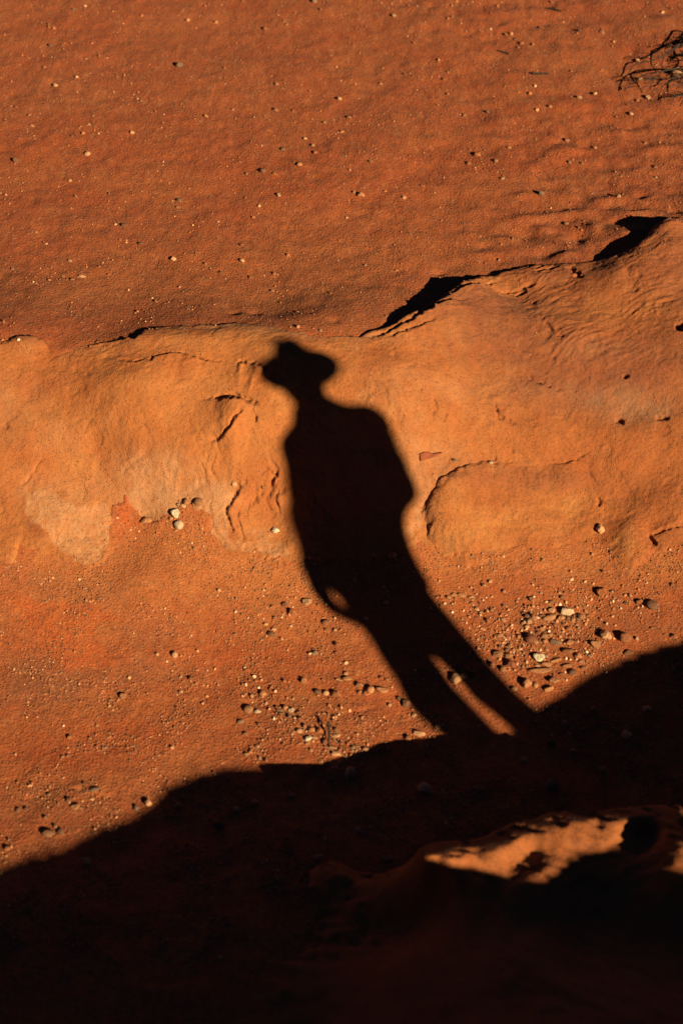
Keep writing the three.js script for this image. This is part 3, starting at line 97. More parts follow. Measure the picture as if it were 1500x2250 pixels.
function base(x, z) {                                      // the lie of the land, levelling out far away
  const far = ss(3.2, 6, Math.max(Math.abs(x) * 1.1, Math.abs(z + 5.6) * 0.85));
  const flat = mix(0.0, 1.05, ss(-4, -7, z));
  return far >= 1 ? flat : mix(tps(x, z), flat, far);
}
function bbox(pts, pad) { let b = [1e9, 1e9, -1e9, -1e9]; for (const [x, z] of pts) b = [Math.min(b[0], x), Math.min(b[1], z), Math.max(b[2], x), Math.max(b[3], z)]; return [b[0] - pad, b[1] - pad, b[2] + pad, b[3] + pad]; }
function polygon(pts) {                                    // signed distance, positive inside
  const bb = bbox(pts, 0.3);
  return (x, z) => {
    if (x < bb[0] || x > bb[2] || z < bb[1] || z > bb[3]) return -0.3;
    let d = 1e9, inside = false;
    for (let i = 0, j = pts.length - 1; i < pts.length; j = i++) {
      const [ax, az] = pts[j], [bx, bz] = pts[i], ex = bx - ax, ez = bz - az, px = x - ax, pz = z - az;
      const t = clamp((px * ex + pz * ez) / (ex * ex + ez * ez)); d = Math.min(d, (px - ex * t) ** 2 + (pz - ez * t) ** 2);
      if ((az > z) !== (bz > z) && x < (bx - ax) * (z - az) / (bz - az) + ax) inside = !inside;
    }
    return (inside ? 1 : -1) * Math.sqrt(d);
  };
}
function line(pts, pad = 0.3) {                            // [distance, side, position along 0..1] to an open polyline
  const bb = bbox(pts, pad), n = pts.length - 1;
  return (x, z) => {
    if (x < bb[0] || x > bb[2] || z < bb[1] || z > bb[3]) return null;
    let best = 1e9, side = 1, at = 0;
    for (let i = 0; i < n; i++) {
      const [ax, az] = pts[i], [bx, bz] = pts[i + 1], ex = bx - ax, ez = bz - az, px = x - ax, pz = z - az;
      const t = clamp((px * ex + pz * ez) / (ex * ex + ez * ez)), d = (px - ex * t) ** 2 + (pz - ez * t) ** 2;
      if (d < best) { best = d; side = ex * pz - ez * px > 0 ? 1 : -1; at = (i + t) / n; }
    }
    return [Math.sqrt(best), side, at];
  };
}
function crackSet(list) {
  const L = list.map(([pts, depth, half, step, fall]) => ({ f: line(pts, Math.max(0.03, fall * 3)), depth, half, step, fall }));
  return (x, z) => {
    let y = 0;
    const wx = x + 0.004 * N2(x * 28, z * 28) + 0.0012 * N2(x * 90, z * 90), wz = z + 0.003 * N2b(x * 28, z * 28) + 0.001 * N2b(x * 90, z * 90);
    for (const c of L) {
      const q = c.f(wx, wz); if (!q) continue;
      const taper = ss(0, 0.15, q[2]) * ss(1, 0.85, q[2]), jag = 0.65 + 0.5 * N2(x * 34 + 5, z * 34);
      const h = c.half * (0.55 + 0.65 * clamp(jag, 0, 1.2));
      if (q[0] < h * 3) y -= c.depth * taper * Math.exp(-Math.pow(q[0] / h, 4)) * clamp(jag + 0.35, 0.2, 1);
      if (c.step) { const s = c.step > 0 ? q[1] : -q[1]; if (s > 0) y += Math.abs(c.step) * ss(0, 0.42, q[2]) * ss(1, 0.58, q[2]) * Math.exp(-q[0] / c.fall); }
    }
    return y;
  };
}
function bumpSet(list) { return (x, z) => { let y = 0; for (const [cx, cz, rx, rz, h] of list) { const q = ((x - cx) / rx) ** 2 + ((z - cz) / rz) ** 2; if (q < 6) y += h * Math.exp(-q * 0.9); } return y; }; }

const ridges = D_ridges.map(([pts, h, fall]) => [line(pts, fall * 2.6), h, fall]);
function ridgeLift(x, z) { let y = 0; for (const [f, h, fall] of ridges) { const q = f(x, z); if (!q) continue; const s = q[1] > 0 ? q[0] / fall : q[0] / 0.05; y += h * ss(0, 0.45, q[2]) * ss(1, 0.55, q[2]) * Math.exp(-s * s) * (0.9 + 0.14 * N2(x * 5, z * 5)); } return y; }
const rockSd = polygon(D_rockPoly), boulderSd = polygon(D_boulder);
const rockCracks = crackSet(D_cracks), sandScarps = crackSet(D_scarps), rockBumps = bumpSet(D_bumps), sandBumps = bumpSet(D_sandbumps);
const rockEdge = (x, z) => { const q = x > 0 && z < -5.15 ? 0.3 : 1; return rockSd(x, z) + q * (0.010 * N2(x * 11, z * 11) + 0.005 * N2(x * 37, z * 37)); };
const boulderEdge = (x, z) => boulderSd(x, z) + 0.005 * N2(x * 20 + 3, z * 20);

function sandHeight(x, z) {
  const sd = rockEdge(x, z), terrace = ss(-5.25, -5.9, z);
  let y = base(x, z) - 0.07 * ss(0.0, 0.06, sd);
  y += 0.010 * fbm(x, z, 1.3, 2) + 0.0045 * fbm(x + 7, z, 5.5, 3) + 0.0005 * N2(x * 31, z * 31);
  // wind- and foot-worked hollows on the terrace, drawn out across the slope
  const ax = x * 0.93 + z * 0.37, az = -x * 0.37 + z * 0.93, rough = 0.35 + 0.65 * ss(-0.4, 1.0, x) ;
  const patch = clamp(0.3 + 1.1 * fbm(x + 70, z, 0.9, 3));
  y += terrace * rough * (0.008 * fbm(ax * 0.6, az * 1.1, 5, 2, 0.5) - patch * 0.016 * Math.max(0, N2(ax * 6 + 9, az * 10) - 0.25) - patch * 0.010 * Math.max(0, N2b(ax * 12, az * 17) - 0.35));
  y += terrace * 0.0022 * fbm(ax * 0.6 + 3, az, 16, 2);
  y += sandBumps(x, z) + sandScarps(x, z);
  return y;
}
const rockLie = (x, z) => base(x, z) + 0.004 - 0.10 * ss(0.0, 0.08, -rockEdge(x, z)) - 0.035 * ss(0.0, 0.03, boulderSd(x, z)) + ridgeLift(x, z);
function rockDetail(x, z) {
  const ledge = ss(0.0, 0.5, x) * ss(-5.15, -5.4, z);
  let y = 0.010 * fbm(x + 3, z * 1.6, 2.4, 2) + 0.0028 * fbm(x, z * 1.6 + 5, 9, 3) + 0.0009 * N2(x * 42, z * 62);
  y += rockBumps(x, z) + rockCracks(x, z);
  // bedding laminae, worn away in places
  const l = x * 0.45 + z * 0.89 + 0.03 * N2(x * 3, z * 3), s = x * 0.89 - z * 0.45, worn = clamp(0.4 + 1.2 * fbm(x + 60, z, 2.1, 3));
  const lam = N2b(s * 4 + 2 * N2(x * 4, z * 4), l * 24) + 0.7 * N2b(s * 9, l * 52);
  y += (ledge * 0.0030 + (1 - ledge) * ss(-0.1, 0.8, x) * 0.0009) * lam * worn;
  // shallow spalled scales with sharp upper rims
  const f1 = fbm(x * 1.1 + 30, z * 1.7, 3.4, 3, 0.55); y -= 0.0025 * ss(0.30, 0.38, f1) + 0.0018 * ss(0.12, 0.14, fbm(x + 90, z * 1.5, 6.1, 3, 0.55)) * ss(0.0, 0.25, N2(x * 1.7, z * 2.3));
  // pits
  const pit = N2(x * 48 + 7, z * 70); if (pit > 0.78) y -= 0.010 * (pit - 0.78);
  return y;
}
const rockHeight = (x, z) => rockLie(x, z) + rockDetail(x, z) * 1.2;
function boulderLie(x, z) {
  const sd = boulderEdge(x, z), lean = mix(1, 0.2, ss(0.34, 0.62, x));
  return base(x, z) + 0.004 - 0.12 * ss(0, 0.05, -sd) + 0.050 * lean * (1 - Math.exp(-Math.max(0, sd) / 0.018));
}
function boulderDetail(x, z) {
  const [hx, hz, rx, rz] = D_hollow, q = ((x - hx) / rx) ** 2 + ((z - hz) / rz) ** 2;
  return 0.009 * fbm(x + 31, z * 1.6, 4, 2) + 0.0032 * fbm(x, z * 1.6 + 5, 14, 3) + 0.0012 * N2(x * 45, z * 66) - 0.024 * Math.exp(-q) + 0.020 * ss(0.0, 0.16, boulderSd(x, z)) + rockCracks(x, z) * 0.6;
}
const boulderHeight = (x, z) => boulderLie(x, z) + boulderDetail(x, z) * 1.2;

// ---------------------------------------------------------------- colours (linear base colours)
const TONE = {
  rock: [0.226, 0.0765, 0.0178], warm: [0.255, 0.096, 0.0240], bright: [0.270, 0.116, 0.029], deep: [0.197, 0.056, 0.0108], red: [0.18, 0.040, 0.010], pale: [0.275, 0.134, 0.061],
  patina: [0.116, 0.034, 0.0140], grey: [0.168, 0.088, 0.045], crimson: [0.137, 0.033, 0.009],
  sand: [0.221, 0.0585, 0.0142], sandlight: [0.248, 0.082, 0.0215], sandred: [0.222, 0.048, 0.0090], sandbrown: [0.156, 0.049, 0.0168], sanddeep: [0.22, 0.047, 0.010], sandorange: [0.265, 0.060, 0.011],
  sandback: [0.198, 0.0480, 0.0112],
};
function tint(c, name, k) { const t = TONE[name]; c[0] = mix(c[0], t[0], k); c[1] = mix(c[1], t[1], k); c[2] = mix(c[2], t[2], k); }
function painter(soft, crisp) {
  const P = crisp.map(([pts, tone, k, edge]) => [polygon(pts), tone, k, edge]);
  return (c, x, z) => {
    const n1 = fbm(x + 50, z, 9, 3, 0.6), n2 = fbm(x, z + 80, 30, 2);
    for (const [cx, cz, rx, rz, tone, k, rag] of soft) { const q = ((x - cx) / rx) ** 2 + ((z - cz) / rz) ** 2; if (q < 4) tint(c, tone, k * clamp(Math.exp(-q) * (1 + rag * n1 * 1.6 + rag * n2) * 1.1)); }
    for (const [f, tone, k, edge] of P) { const d = f(x, z) + 0.009 * n1 + 0.006 * n2; if (d > -edge) tint(c, tone, k * ss(-edge * 0.5, edge * 0.5, d) * clamp(0.8 + 0.55 * n2 + 0.3 * N2b(x * 70, z * 70), 0.2, 1.1)); }
  };
}
const paintRock = painter(D_paint, D_patch), paintSand = painter(D_sandpaint, D_sandpatch);
function mottle(c, x, z, amt, f) { const n = 1 + amt * fbm(x, z + 20, f, 4, 0.62), m = 1 + amt * 0.55 * fbm(x + 40, z, f * 0.7, 3); c[0] *= n; c[1] *= n * m; c[2] *= n * m * m; }
function rockColor(x, z) {
  const c = [...TONE.rock];
  const a = fbm(x + 9, z, 3.1, 3, 0.6), b = fbm(x - 9, z, 6.7, 3, 0.6);
  tint(c, 'deep', 0.7 * clamp(a * 1.4)); tint(c, 'warm', 0.75 * clamp(-a * 1.3)); tint(c, 'pale', 0.3 * clamp(b * 1.3 - 0.1)); tint(c, 'red', 0.35 * clamp(fbm(x + 21, z, 5.3, 3, 0.6) * 1.8 - 0.45));
  // weathered streaks along the bedding on the right-hand ledge
  const l = x * 0.55 + z * 0.83, s = x * 0.83 - z * 0.55, streak = fbm(s * 1.6, l * 6.5, 2.2, 4, 0.65) * ss(0.25, 0.9, x) * ss(-4.98, -5.2, z);
  tint(c, 'patina', clamp(streak * 1.6 + 0.42 * ss(0.3, 0.9, x) * ss(-5.02, -5.3, z)) * 0.95); tint(c, 'grey', clamp(-streak * 0.9 - 0.1) * 0.45);
  tint(c, 'deep', 0.8 * ss(0.2, 0.95, x + 0.25 * a));                               // deeper, redder tone towards the right
  paintRock(c, x, z); mottle(c, x, z, 0.16, 14);
  const fleck = N2(x * 120, z * 120); if (fleck > 0.55) { const k = 1 - 0.35 * (fleck - 0.55) / 0.45; c[0] *= k; c[1] *= k; c[2] *= k; }
  return c;
}
function sandColor(x, z) {
  const c = [...TONE.sand], back = ss(-5.05, -5.2, z + 0.03 * N2(x * 3, z * 3));      // darker, redder tone for the sand behind the outcrop
  const a = fbm(x * 0.7 + 4, z * 1.2, 2.3, 3, 0.6), b = fbm(x + 14, z, 7.5, 3, 0.6);
  tint(c, 'sandred', 0.7 * clamp(a * 1.4)); tint(c, 'sandlight', 0.55 * clamp(-a * 1.3)); tint(c, 'sandbrown', 0.5 * clamp(b * 1.3));
  paintSand(c, x, z); mottle(c, x, z, 0.20, 18);
  if (back > 0) for (let k = 0; k < 3; k++) c[k] *= mix(1, TONE.sandback[k] / TONE.sand[k], back);
  const fleck = N2b(x * 75, z * 75); if (fleck > 0.45) { const k = 1 - 0.5 * (fleck - 0.45); c[0] *= k; c[1] *= k; c[2] *= k; } else if (fleck < -0.7) { tint(c, 'pale', 0.35); }
  return c;
}
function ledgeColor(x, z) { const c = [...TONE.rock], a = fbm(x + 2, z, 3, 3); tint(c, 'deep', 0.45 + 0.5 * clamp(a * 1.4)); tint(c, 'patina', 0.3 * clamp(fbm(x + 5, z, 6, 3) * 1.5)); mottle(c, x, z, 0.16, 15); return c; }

// ---------------------------------------------------------------- grain textures, one metre a tile
function grainTile(size, seed, coarse) {
  const r = rng(seed), h = new Float32Array(size * size), tone = new Float32Array(size * size).fill(1);
  const stamp = (cx, cy, rad, up, k) => { const R = Math.ceil(rad); for (let j = -R; j <= R; j++) for (let i = -R; i <= R; i++) { const q = (i * i + j * j) / (rad * rad); if (q < 1) { const o = ((cy + j + size) % size) * size + (cx + i + size) % size, v = up * Math.sqrt(1 - q); if (v > h[o]) { h[o] = v; tone[o] = k; } } } };
  const count = coarse ? 90000 : 70000;
  for (let i = 0; i < count; i++) {
    const big = r() ** 6, rad = 0.9 + (coarse ? 4.2 : 2.2) * big, pick = r();
    stamp((r() * size) | 0, (r() * size) | 0, rad, 0.12 + 0.16 * rad, pick < 0.10 ? 0.62 : pick > 0.965 ? 1.7 : 0.88 + 0.26 * r());
  }
  const col = new Uint8Array(size * size * 4), bmp = new Uint8Array(size * size * 4);
  for (let o = 0; o < size * size; o++) {
    const t = Math.pow(clamp(tone[o] * 0.72 * (0.96 + 0.08 * r())), 1 / 2.2) * 255, b = clamp(h[o] * 0.85 + 0.06 * r()) * 255;
    col.set([t, t, t, 255], o * 4); bmp.set([b, b, b, 255], o * 4);
  }
  const tex = (d, srgb) => { const t = new THREE.DataTexture(d, size, size); t.wrapS = t.wrapT = THREE.RepeatWrapping; t.magFilter = THREE.LinearFilter; t.minFilter = THREE.LinearMipmapLinearFilter; t.generateMipmaps = true; if (srgb) t.colorSpace = THREE.SRGBColorSpace; t.needsUpdate = true; return t; };
  return [tex(col, true), tex(bmp, false)];
}
const [sandMap, sandBump] = grainTile(1024, 5, true), [rockMap, rockBump] = grainTile(1024, 6, false);
const sandMat = new THREE.MeshStandardMaterial({ vertexColors: true, map: sandMap, bumpMap: sandBump, bumpScale: 0.0024, roughness: 0.97 });
const rockMat = new THREE.MeshStandardMaterial({ vertexColors: true, map: rockMap, bumpMap: rockBump, bumpScale: 0.0036, roughness: 0.93 });
const MAP_GAIN = 1 / 0.70;

function sheet(xs, zs, height, color, keep, detail) {
  const nx = xs.length, nz = zs.length, pos = new Float32Array(nx * nz * 3), col = new Float32Array(nx * nz * 3), uv = new Float32Array(nx * nz * 2), ok = new Uint8Array(nx * nz);
  for (let j = 0, o = 0; j < nz; j++) for (let i = 0; i < nx; i++, o++) {
    const x = xs[i], z = zs[j]; ok[o] = !keep || keep(x, z) ? 1 : 0; if (!ok[o]) continue;
    pos[o * 3] = x; pos[o * 3 + 1] = height(x, z); pos[o * 3 + 2] = z;
    const c = color(x, z); for (let k = 0; k < 3; k++) col[o * 3 + k] = Math.max(0.002, c[k] * MAP_GAIN);
    uv[o * 2] = x * 0.97 + z * 0.22; uv[o * 2 + 1] = z * 0.97 - x * 0.22 - pos[o * 3 + 1] * 0.8;
  }
  if (detail) {                                            // relief stands square to the slope
    const Y = (i, j) => pos[(j * nx + i) * 3 + 1], out = pos.slice();
    for (let j = 1, o; j < nz - 1; j++) for (let i = 1; i < nx - 1; i++) {
      o = j * nx + i; if (!(ok[o] && ok[o - 1] && ok[o + 1] && ok[o - nx] && ok[o + nx])) continue;
      const gx = (Y(i + 1, j) - Y(i - 1, j)) / (xs[i + 1] - xs[i - 1]), gz = (Y(i, j + 1) - Y(i, j - 1)) / (zs[j + 1] - zs[j - 1]), L = Math.hypot(gx, 1, gz), d = detail(xs[i], zs[j]);
      out[o * 3] -= d * gx / L; out[o * 3 + 1] += d / L; out[o * 3 + 2] -= d * gz / L;
    }
    pos.set(out);
  }
  const remap = new Int32Array(nx * nz).fill(-1), idx = []; let n = 0;
  const use = o => remap[o] < 0 ? (remap[o] = n++) : remap[o];
  for (let j = 0; j < nz - 1; j++) for (let i = 0; i < nx - 1; i++) {
    const a = j * nx + i, b = a + 1, c = a + nx, d = c + 1; if (!(ok[a] && ok[b] && ok[c] && ok[d])) continue;
    const [A, B, C, D] = [use(a), use(b), use(c), use(d)];
    if ((i + j) & 1) idx.push(A, D, B, A, C, D); else idx.push(A, C, B, B, C, D);
  }
  const g = new THREE.BufferGeometry(), P = new Float32Array(n * 3), C = new Float32Array(n * 3), U = new Float32Array(n * 2);
  for (let o = 0; o < nx * nz; o++) { const t = remap[o]; if (t < 0) continue; P.set(pos.subarray(o * 3, o * 3 + 3), t * 3); C.set(col.subarray(o * 3, o * 3 + 3), t * 3); U.set(uv.subarray(o * 2, o * 2 + 2), t * 2); }
  g.setAttribute('position', new THREE.BufferAttribute(P, 3)); g.setAttribute('color', new THREE.BufferAttribute(C, 3)); g.setAttribute('uv', new THREE.BufferAttribute(U, 2));
  g.setIndex(idx); g.computeVertexNormals();
  const nn = g.attributes.normal; let up = 0; for (let i = 0; i < nn.count; i += 97) up += nn.getY(i);
  if (up < 0) { for (let i = 0; i < idx.length; i += 3) [idx[i], idx[i + 1]] = [idx[i + 1], idx[i]]; g.setIndex(idx); g.computeVertexNormals(); }
  return g;
}
function steps(from, to, size) { const n = Math.round(Math.abs(to - from) / size), a = []; for (let i = 0; i <= n; i++) a.push(from + (to - from) * i / n); return a; }
function outward(from, sign, first, until) { const a = []; let d = first, x = from; while (Math.abs(x - from) < until) { x += sign * d; a.push(x); d *= 1.22; } return a; }

// ---------------------------------------------------------------- sandy ground, one sheet to the horizon
{
  const fx = steps(-2.45, 2.6, 0.0085), xs = [...outward(-2.45, -1, 0.02, 90).reverse(), ...fx, ...outward(2.6, 1, 0.02, 90)];
  const zs = [...outward(-2.95, 1, 0.02, 60).reverse(), ...steps(-2.95, -4.9, 0.0068)];
  let z = -4.9, d = 0.0075; while (z > -9.3) { z -= d; zs.push(z); d = Math.min(0.0165, d * 1.004); }
  zs.push(...outward(z, -1, 0.03, 150));
  place(new THREE.Mesh(sheet(xs, zs, sandHeight, sandColor), sandMat), 'sandy_ground', { kind: 'structure', label: 'red sandy ground strewn with grit and pebbles', category: 'ground' });
}
// ---------------------------------------------------------------- rock outcrop and boulder
place(new THREE.Mesh(sheet(steps(-1.75, 2.05, 0.0043), steps(-4.5, -6.4, 0.0032), rockLie, rockColor, (x, z) => rockEdge(x, z) > -0.07, rockDetail), rockMat), 'rock_outcrop',
  { label: 'long smooth orange sandstone outcrop crossing the sand, carrying the shadow of a hat', category: 'rock' });
{
  const [x0, z0, x1, z1] = bbox(D_boulder, 0.08);
  place(new THREE.Mesh(sheet(steps(x0, x1, 0.004), steps(z1, z0, 0.0032), boulderLie, rockColor, (x, z) => boulderEdge(x, z) > -0.05, boulderDetail), rockMat), 'boulder',
    { label: 'low rounded sandstone slab with a dark crack along its left edge, right of the shadow', category: 'boulder' });
}

// ---------------------------------------------------------------- foreground rock mass that throws the wide shadow
const bench = surface(D_bench, 2e-5);
function ramp(list, k, a) { if (a <= list[0][0]) return list[0][k]; for (let i = 1; i < list.length; i++) if (a < list[i][0]) return mix(list[i - 1][k], list[i][k], (a - list[i - 1][0]) / (list[i][0] - list[i - 1][0])); return list[list.length - 1][k]; }
function massHeight(x, z) {
  const a = x * ACROSS.x + z * ACROSS.z, b = x * SUNWARD.x + z * SUNWARD.z;
  const outA = Math.max(0, D_rim[0][0] - a, a - D_rim[D_rim.length - 1][0]);
  const br = ramp(D_rim, 1, a) + 0.1 * outA * N2(a * 1.1, 4), yr = ramp(D_rim, 2, a) + outA * 0.12 * N2(a * 1.7, 9);
  const d = b - br;
  let cliff = d > 0 ? yr - 0.02 * ss(0, 0.25, d) + 0.05 * ss(0.5, 4, d) * N2(x, z) - 0.02 * d * d * 0.3 : yr + d * (1.35 + 0.25 * N2(a * 2.3, 7)) + 0.05 * ss(0, -0.3, d) * fbm(x, z, 2.5, 3);
  cliff -= 3 * Math.max(0, outA - 2.4) + 2.5 * Math.max(0, d - 3.4);
  let near = -1;
  if (z < -1.6 && x > -1.6 && x < 3) {
    near = bench(x, z) - 2.2 * Math.max(0, z + 2.4) - 1.2 * Math.max(0, x - 1.4);
    const lip = 0.3 + 0.7 * ss(-3.05, -3.2, z);
    near += 0.006 * fbm(x, z, 5, 2) + lip * 0.012 * fbm(x * 0.8 + z * 0.5, (z * 0.8 - x * 0.5) * 2.6, 7, 3, 0.5);
    const line = ramp(D_edge, 2, a) + (b - ramp(D_edge, 1, a)) * Math.tan(SUN_EL);      // brow clamped to the skimming sun plane, shaped to set the shadow edge
    if (near > line) near = line + 0.04 * (near - line);
    near -= (lip - 0.3) * 0.016 * ss(0.05, 0.6, fbm(x * 0.85 + z * 0.5 + 8, (z * 0.85 - x * 0.5) * 2.8, 6, 3, 0.55));
  }
  const k = clamp(0.5 + 0.5 * (cliff - near) / 0.1);
  return mix(near, cliff, k) + 0.1 * k * (1 - k) * 0.5;
}
{
  const xs = [...outward(-0.9, -1, 0.03, 1.6).reverse(), ...steps(-0.9, 1.5, 0.009), ...steps(1.5, 3.4, 0.02).slice(1), ...outward(3.4, 1, 0.03, 3.2)];
  const zs = [...steps(-3.95, -2.2, 0.009), ...steps(-2.2, 1.2, 0.02).slice(1), ...outward(1.2, 1, 0.03, 3.6)];
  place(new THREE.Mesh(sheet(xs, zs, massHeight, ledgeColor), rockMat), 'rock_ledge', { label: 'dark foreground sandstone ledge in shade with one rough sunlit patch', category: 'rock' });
}
// ---------------------------------------------------------------- person on the foreground rock (throws the figure's shadow)
const CROTCH = 0.88;
function capsule(p, a, b, ra, rb) {
  const bx = b[0] - a[0], by = b[1] - a[1], bz = b[2] - a[2], px = p[0] - a[0], py = p[1] - a[1], pz = p[2] - a[2];
  const t = clamp((px * bx + py * by + pz * bz) / (bx * bx + by * by + bz * bz || 1e-9));
  return Math.hypot(px - bx * t, py - by * t, pz - bz * t) - mix(ra, rb, t);
}
function ellipsoid(p, c, r) { const x = (p[0] - c[0]) / r[0], y = (p[1] - c[1]) / r[1], z = (p[2] - c[2]) / r[2], k = Math.hypot(x, y, z); return (k - 1) * Math.min(r[0], r[1], r[2]); }
const smin = (a, b, k) => { const h = Math.max(0, k - Math.abs(a - b)) / k; return Math.min(a, b) - h * h * k * 0.25; };
function meshSdf(f, c, half, n) {
  const mc = new MarchingCubes(n, new THREE.MeshBasicMaterial(), false, false, 400000); mc.isolation = 0;
  const hs = n / 2; let o = 0;
  for (let k = 0; k < n; k++) for (let j = 0; j < n; j++) for (let i = 0; i < n; i++, o++) mc.field[o] = -f([c[0] + half * (i - hs) / hs, c[1] + half * (j - hs) / hs, c[2] + half * (k - hs) / hs]);
  mc.update();
  const P = new Float32Array(mc.count * 3);
  for (let i = 0; i < mc.count * 3; i++) P[i] = mc.positionArray[i] * half + c[i % 3];
  let g = new THREE.BufferGeometry(); g.setAttribute('position', new THREE.BufferAttribute(P, 3));
  g = mergeVertices(g, 1e-4); g.computeVertexNormals();
  const nr = g.attributes.normal, po = g.attributes.position; let s = 0;
  for (let i = 0; i < po.count; i += 13) { const p = [po.getX(i), po.getY(i), po.getZ(i)], e = 0.004; s += f([p[0] + nr.getX(i) * e, p[1] + nr.getY(i) * e, p[2] + nr.getZ(i) * e]) > 0 ? 1 : -1; }
  if (s < 0) { const ix = g.index.array; for (let i = 0; i < ix.length; i += 3) { const t = ix[i]; ix[i] = ix[i + 1]; ix[i + 1] = t; } g.computeVertexNormals(); }
  return g;
}
{
  // the figure's own axes: x across, y up from the soles, z towards the sun (its back); it faces away from the sun
  const J = (w, h, d = 0) => [w, h + CROTCH, d];
  const who = new THREE.Group();
  const foot = new THREE.Vector3();
  for (let i = 0, t = 6; i < 12; i++) { foot.set(...D_crotchGround).addScaledVector(SUN, t); foot.y -= CROTCH; t += 0.8 * (Math.max(...[-0.075, 0.168].map(w => massHeight(foot.x + w * ACROSS.x, foot.z + w * ACROSS.z))) - 0.004 - foot.y) / SUN.y; }
  who.position.copy(foot); who.rotation.y = SUN_AZ;
  const skin = new THREE.MeshStandardMaterial({ color: new THREE.Color().setRGB(0.46, 0.25, 0.17), roughness: 0.6 });
  const cloth = new THREE.MeshStandardMaterial({ color: new THREE.Color().setRGB(0.06, 0.06, 0.065), roughness: 0.95 });
  const denim = new THREE.MeshStandardMaterial({ color: new THREE.Color().setRGB(0.04, 0.05, 0.08), roughness: 0.95 });
  const felt = new THREE.MeshStandardMaterial({ color: new THREE.Color().setRGB(0.12, 0.085, 0.06), roughness: 1 });
  const leather = new THREE.MeshStandardMaterial({ color: new THREE.Color().setRGB(0.07, 0.04, 0.025), roughness: 0.6 });
  const dark = new THREE.MeshStandardMaterial({ color: new THREE.Color().setRGB(0.02, 0.016, 0.014), roughness: 0.5 });
  const head = p => {
    let d = ellipsoid(p, J(0.130, 0.995, -0.01), [0.074, 0.096, 0.088]);
    d = smin(d, ellipsoid(p, J(0.120, 0.930, -0.035), [0.050, 0.058, 0.060]), 0.05);
    d = smin(d, capsule(p, J(0.122, 0.81, 0.02), J(0.121, 0.945, 0.01), 0.054, 0.050), 0.03);
    d = smin(d, capsule(p, J(0.127, 0.995, -0.096), J(0.125, 0.963, -0.111), 0.008, 0.013), 0.02);       // nose
    d = smin(d, capsule(p, J(0.100, 0.930, -0.089), J(0.144, 0.928, -0.089), 0.007, 0.007), 0.012);      // lips
    for (const s of [-1, 1]) {
      d = smin(d, ellipsoid(p, J(0.127 + s * 0.066, 0.975, 0.0), [0.012, 0.03, 0.02]), 0.012);           // ear
      d = Math.max(d, -(Math.hypot(p[0] - 0.130 - s * 0.03, p[1] - CROTCH - 0.995, p[2] + 0.104) - 0.016)); // eye socket
    }
    return d;
  };
  const handShape = p => {                                  // hand hanging at the side, fingertips turned in to the thigh
    let d = ellipsoid(p, J(-0.1440, 0.244, -0.002), [0.030, 0.042, 0.018]);
    d = smin(d, capsule(p, J(-0.1280, 0.33, 0), J(-0.1340, 0.265, 0), 0.028, 0.026), 0.02);
    const F = [[-0.1660, 0.066], [-0.1550, 0.084], [-0.1440, 0.090], [-0.1330, 0.084]];
    for (const [w, L] of F) {
      const k = J(w, 0.212, 0), m = J(w + 0.006, 0.212 - L * 0.5, -0.006), e = J(w + 0.024, 0.212 - L * 0.95, -0.016);
      d = smin(d, Math.min(capsule(p, k, m, 0.0095, 0.0088), capsule(p, m, e, 0.0088, 0.0076)), 0.004);
    }
    d = smin(d, Math.min(capsule(p, J(-0.1240, 0.258, -0.014), J(-0.1240, 0.232, -0.034), 0.012, 0.0105), capsule(p, J(-0.1240, 0.232, -0.034), J(-0.1260, 0.206, -0.040), 0.0105, 0.009)), 0.010);
    return d;
  };
  const torsoCore = p => {
    let d = ellipsoid(p, J(0.130, 0.64, 0), [0.142, 0.24, 0.115]);
    d = smin(d, ellipsoid(p, J(0.038, 0.33, 0), [0.132, 0.20, 0.115]), 0.12);
    return d;
  };
  const jacketShape = p => {
    let d = torsoCore(p);
    d = smin(d, capsule(p, J(0.030, 0.740, 0.005), J(0.245, 0.762, 0.005), 0.062, 0.064), 0.05);        // shoulders
    d = smin(d, capsule(p, J(0.122, 0.79, 0.01), J(0.121, 0.850, 0.008), 0.088, 0.060), 0.05);          // collar
    d = smin(d, capsule(p, J(0.028, 0.73, 0), J(-0.038, 0.50, 0.02), 0.065, 0.058), 0.035);             // hanging arm
    d = smin(d, capsule(p, J(-0.038, 0.50, 0.02), J(-0.1220, 0.295, -0.005), 0.058, 0.040), 0.03);
    d = smin(d, capsule(p, J(0.248, 0.752, 0), J(0.250, 0.51, 0.04), 0.066, 0.057), 0.035);             // arm with the hand in its pocket
    d = smin(d, capsule(p, J(0.250, 0.51, 0.04), J(0.168, 0.385, -0.05), 0.055, 0.046), 0.03);
    d = smin(d, capsule(p, J(0.048, 0.34, 0), J(0.038, 0.19, 0), 0.146, 0.142), 0.05);                  // skirt of the jacket
    d = Math.max(d, CROTCH + 0.172 - p[1], Math.abs(p[2]) - 0.14);                                      // hem
    d += 0.003 * N3(p[0] * 14, p[1] * 9, p[2] * 14);                                                    // cloth folds
    return d;
  };
  const legs = p => {
    let d = ellipsoid(p, J(0.020, 0.16, 0), [0.142, 0.16, 0.110]);
    const L = (a, b, ra, rb) => { d = smin(d, capsule(p, a, b, ra, rb), 0.015); };
    L(J(-0.055, 0.085), J(-0.101, -0.12, -0.01), 0.068, 0.083); L(J(-0.101, -0.12, -0.01), J(-0.085, -0.44, -0.02), 0.083, 0.058); L(J(-0.085, -0.44, -0.02), J(-0.078, -0.80, 0.01), 0.058, 0.050);
    L(J(0.086, 0.085), J(0.076, -0.12, -0.01), 0.074, 0.062); L(J(0.075, -0.12, -0.01), J(0.100, -0.44, -0.02), 0.062, 0.056); L(J(0.100, -0.44, -0.02), J(0.165, -0.80, 0.01), 0.056, 0.050);
    d += 0.0025 * N3(p[0] * 16, p[1] * 10, p[2] * 16);
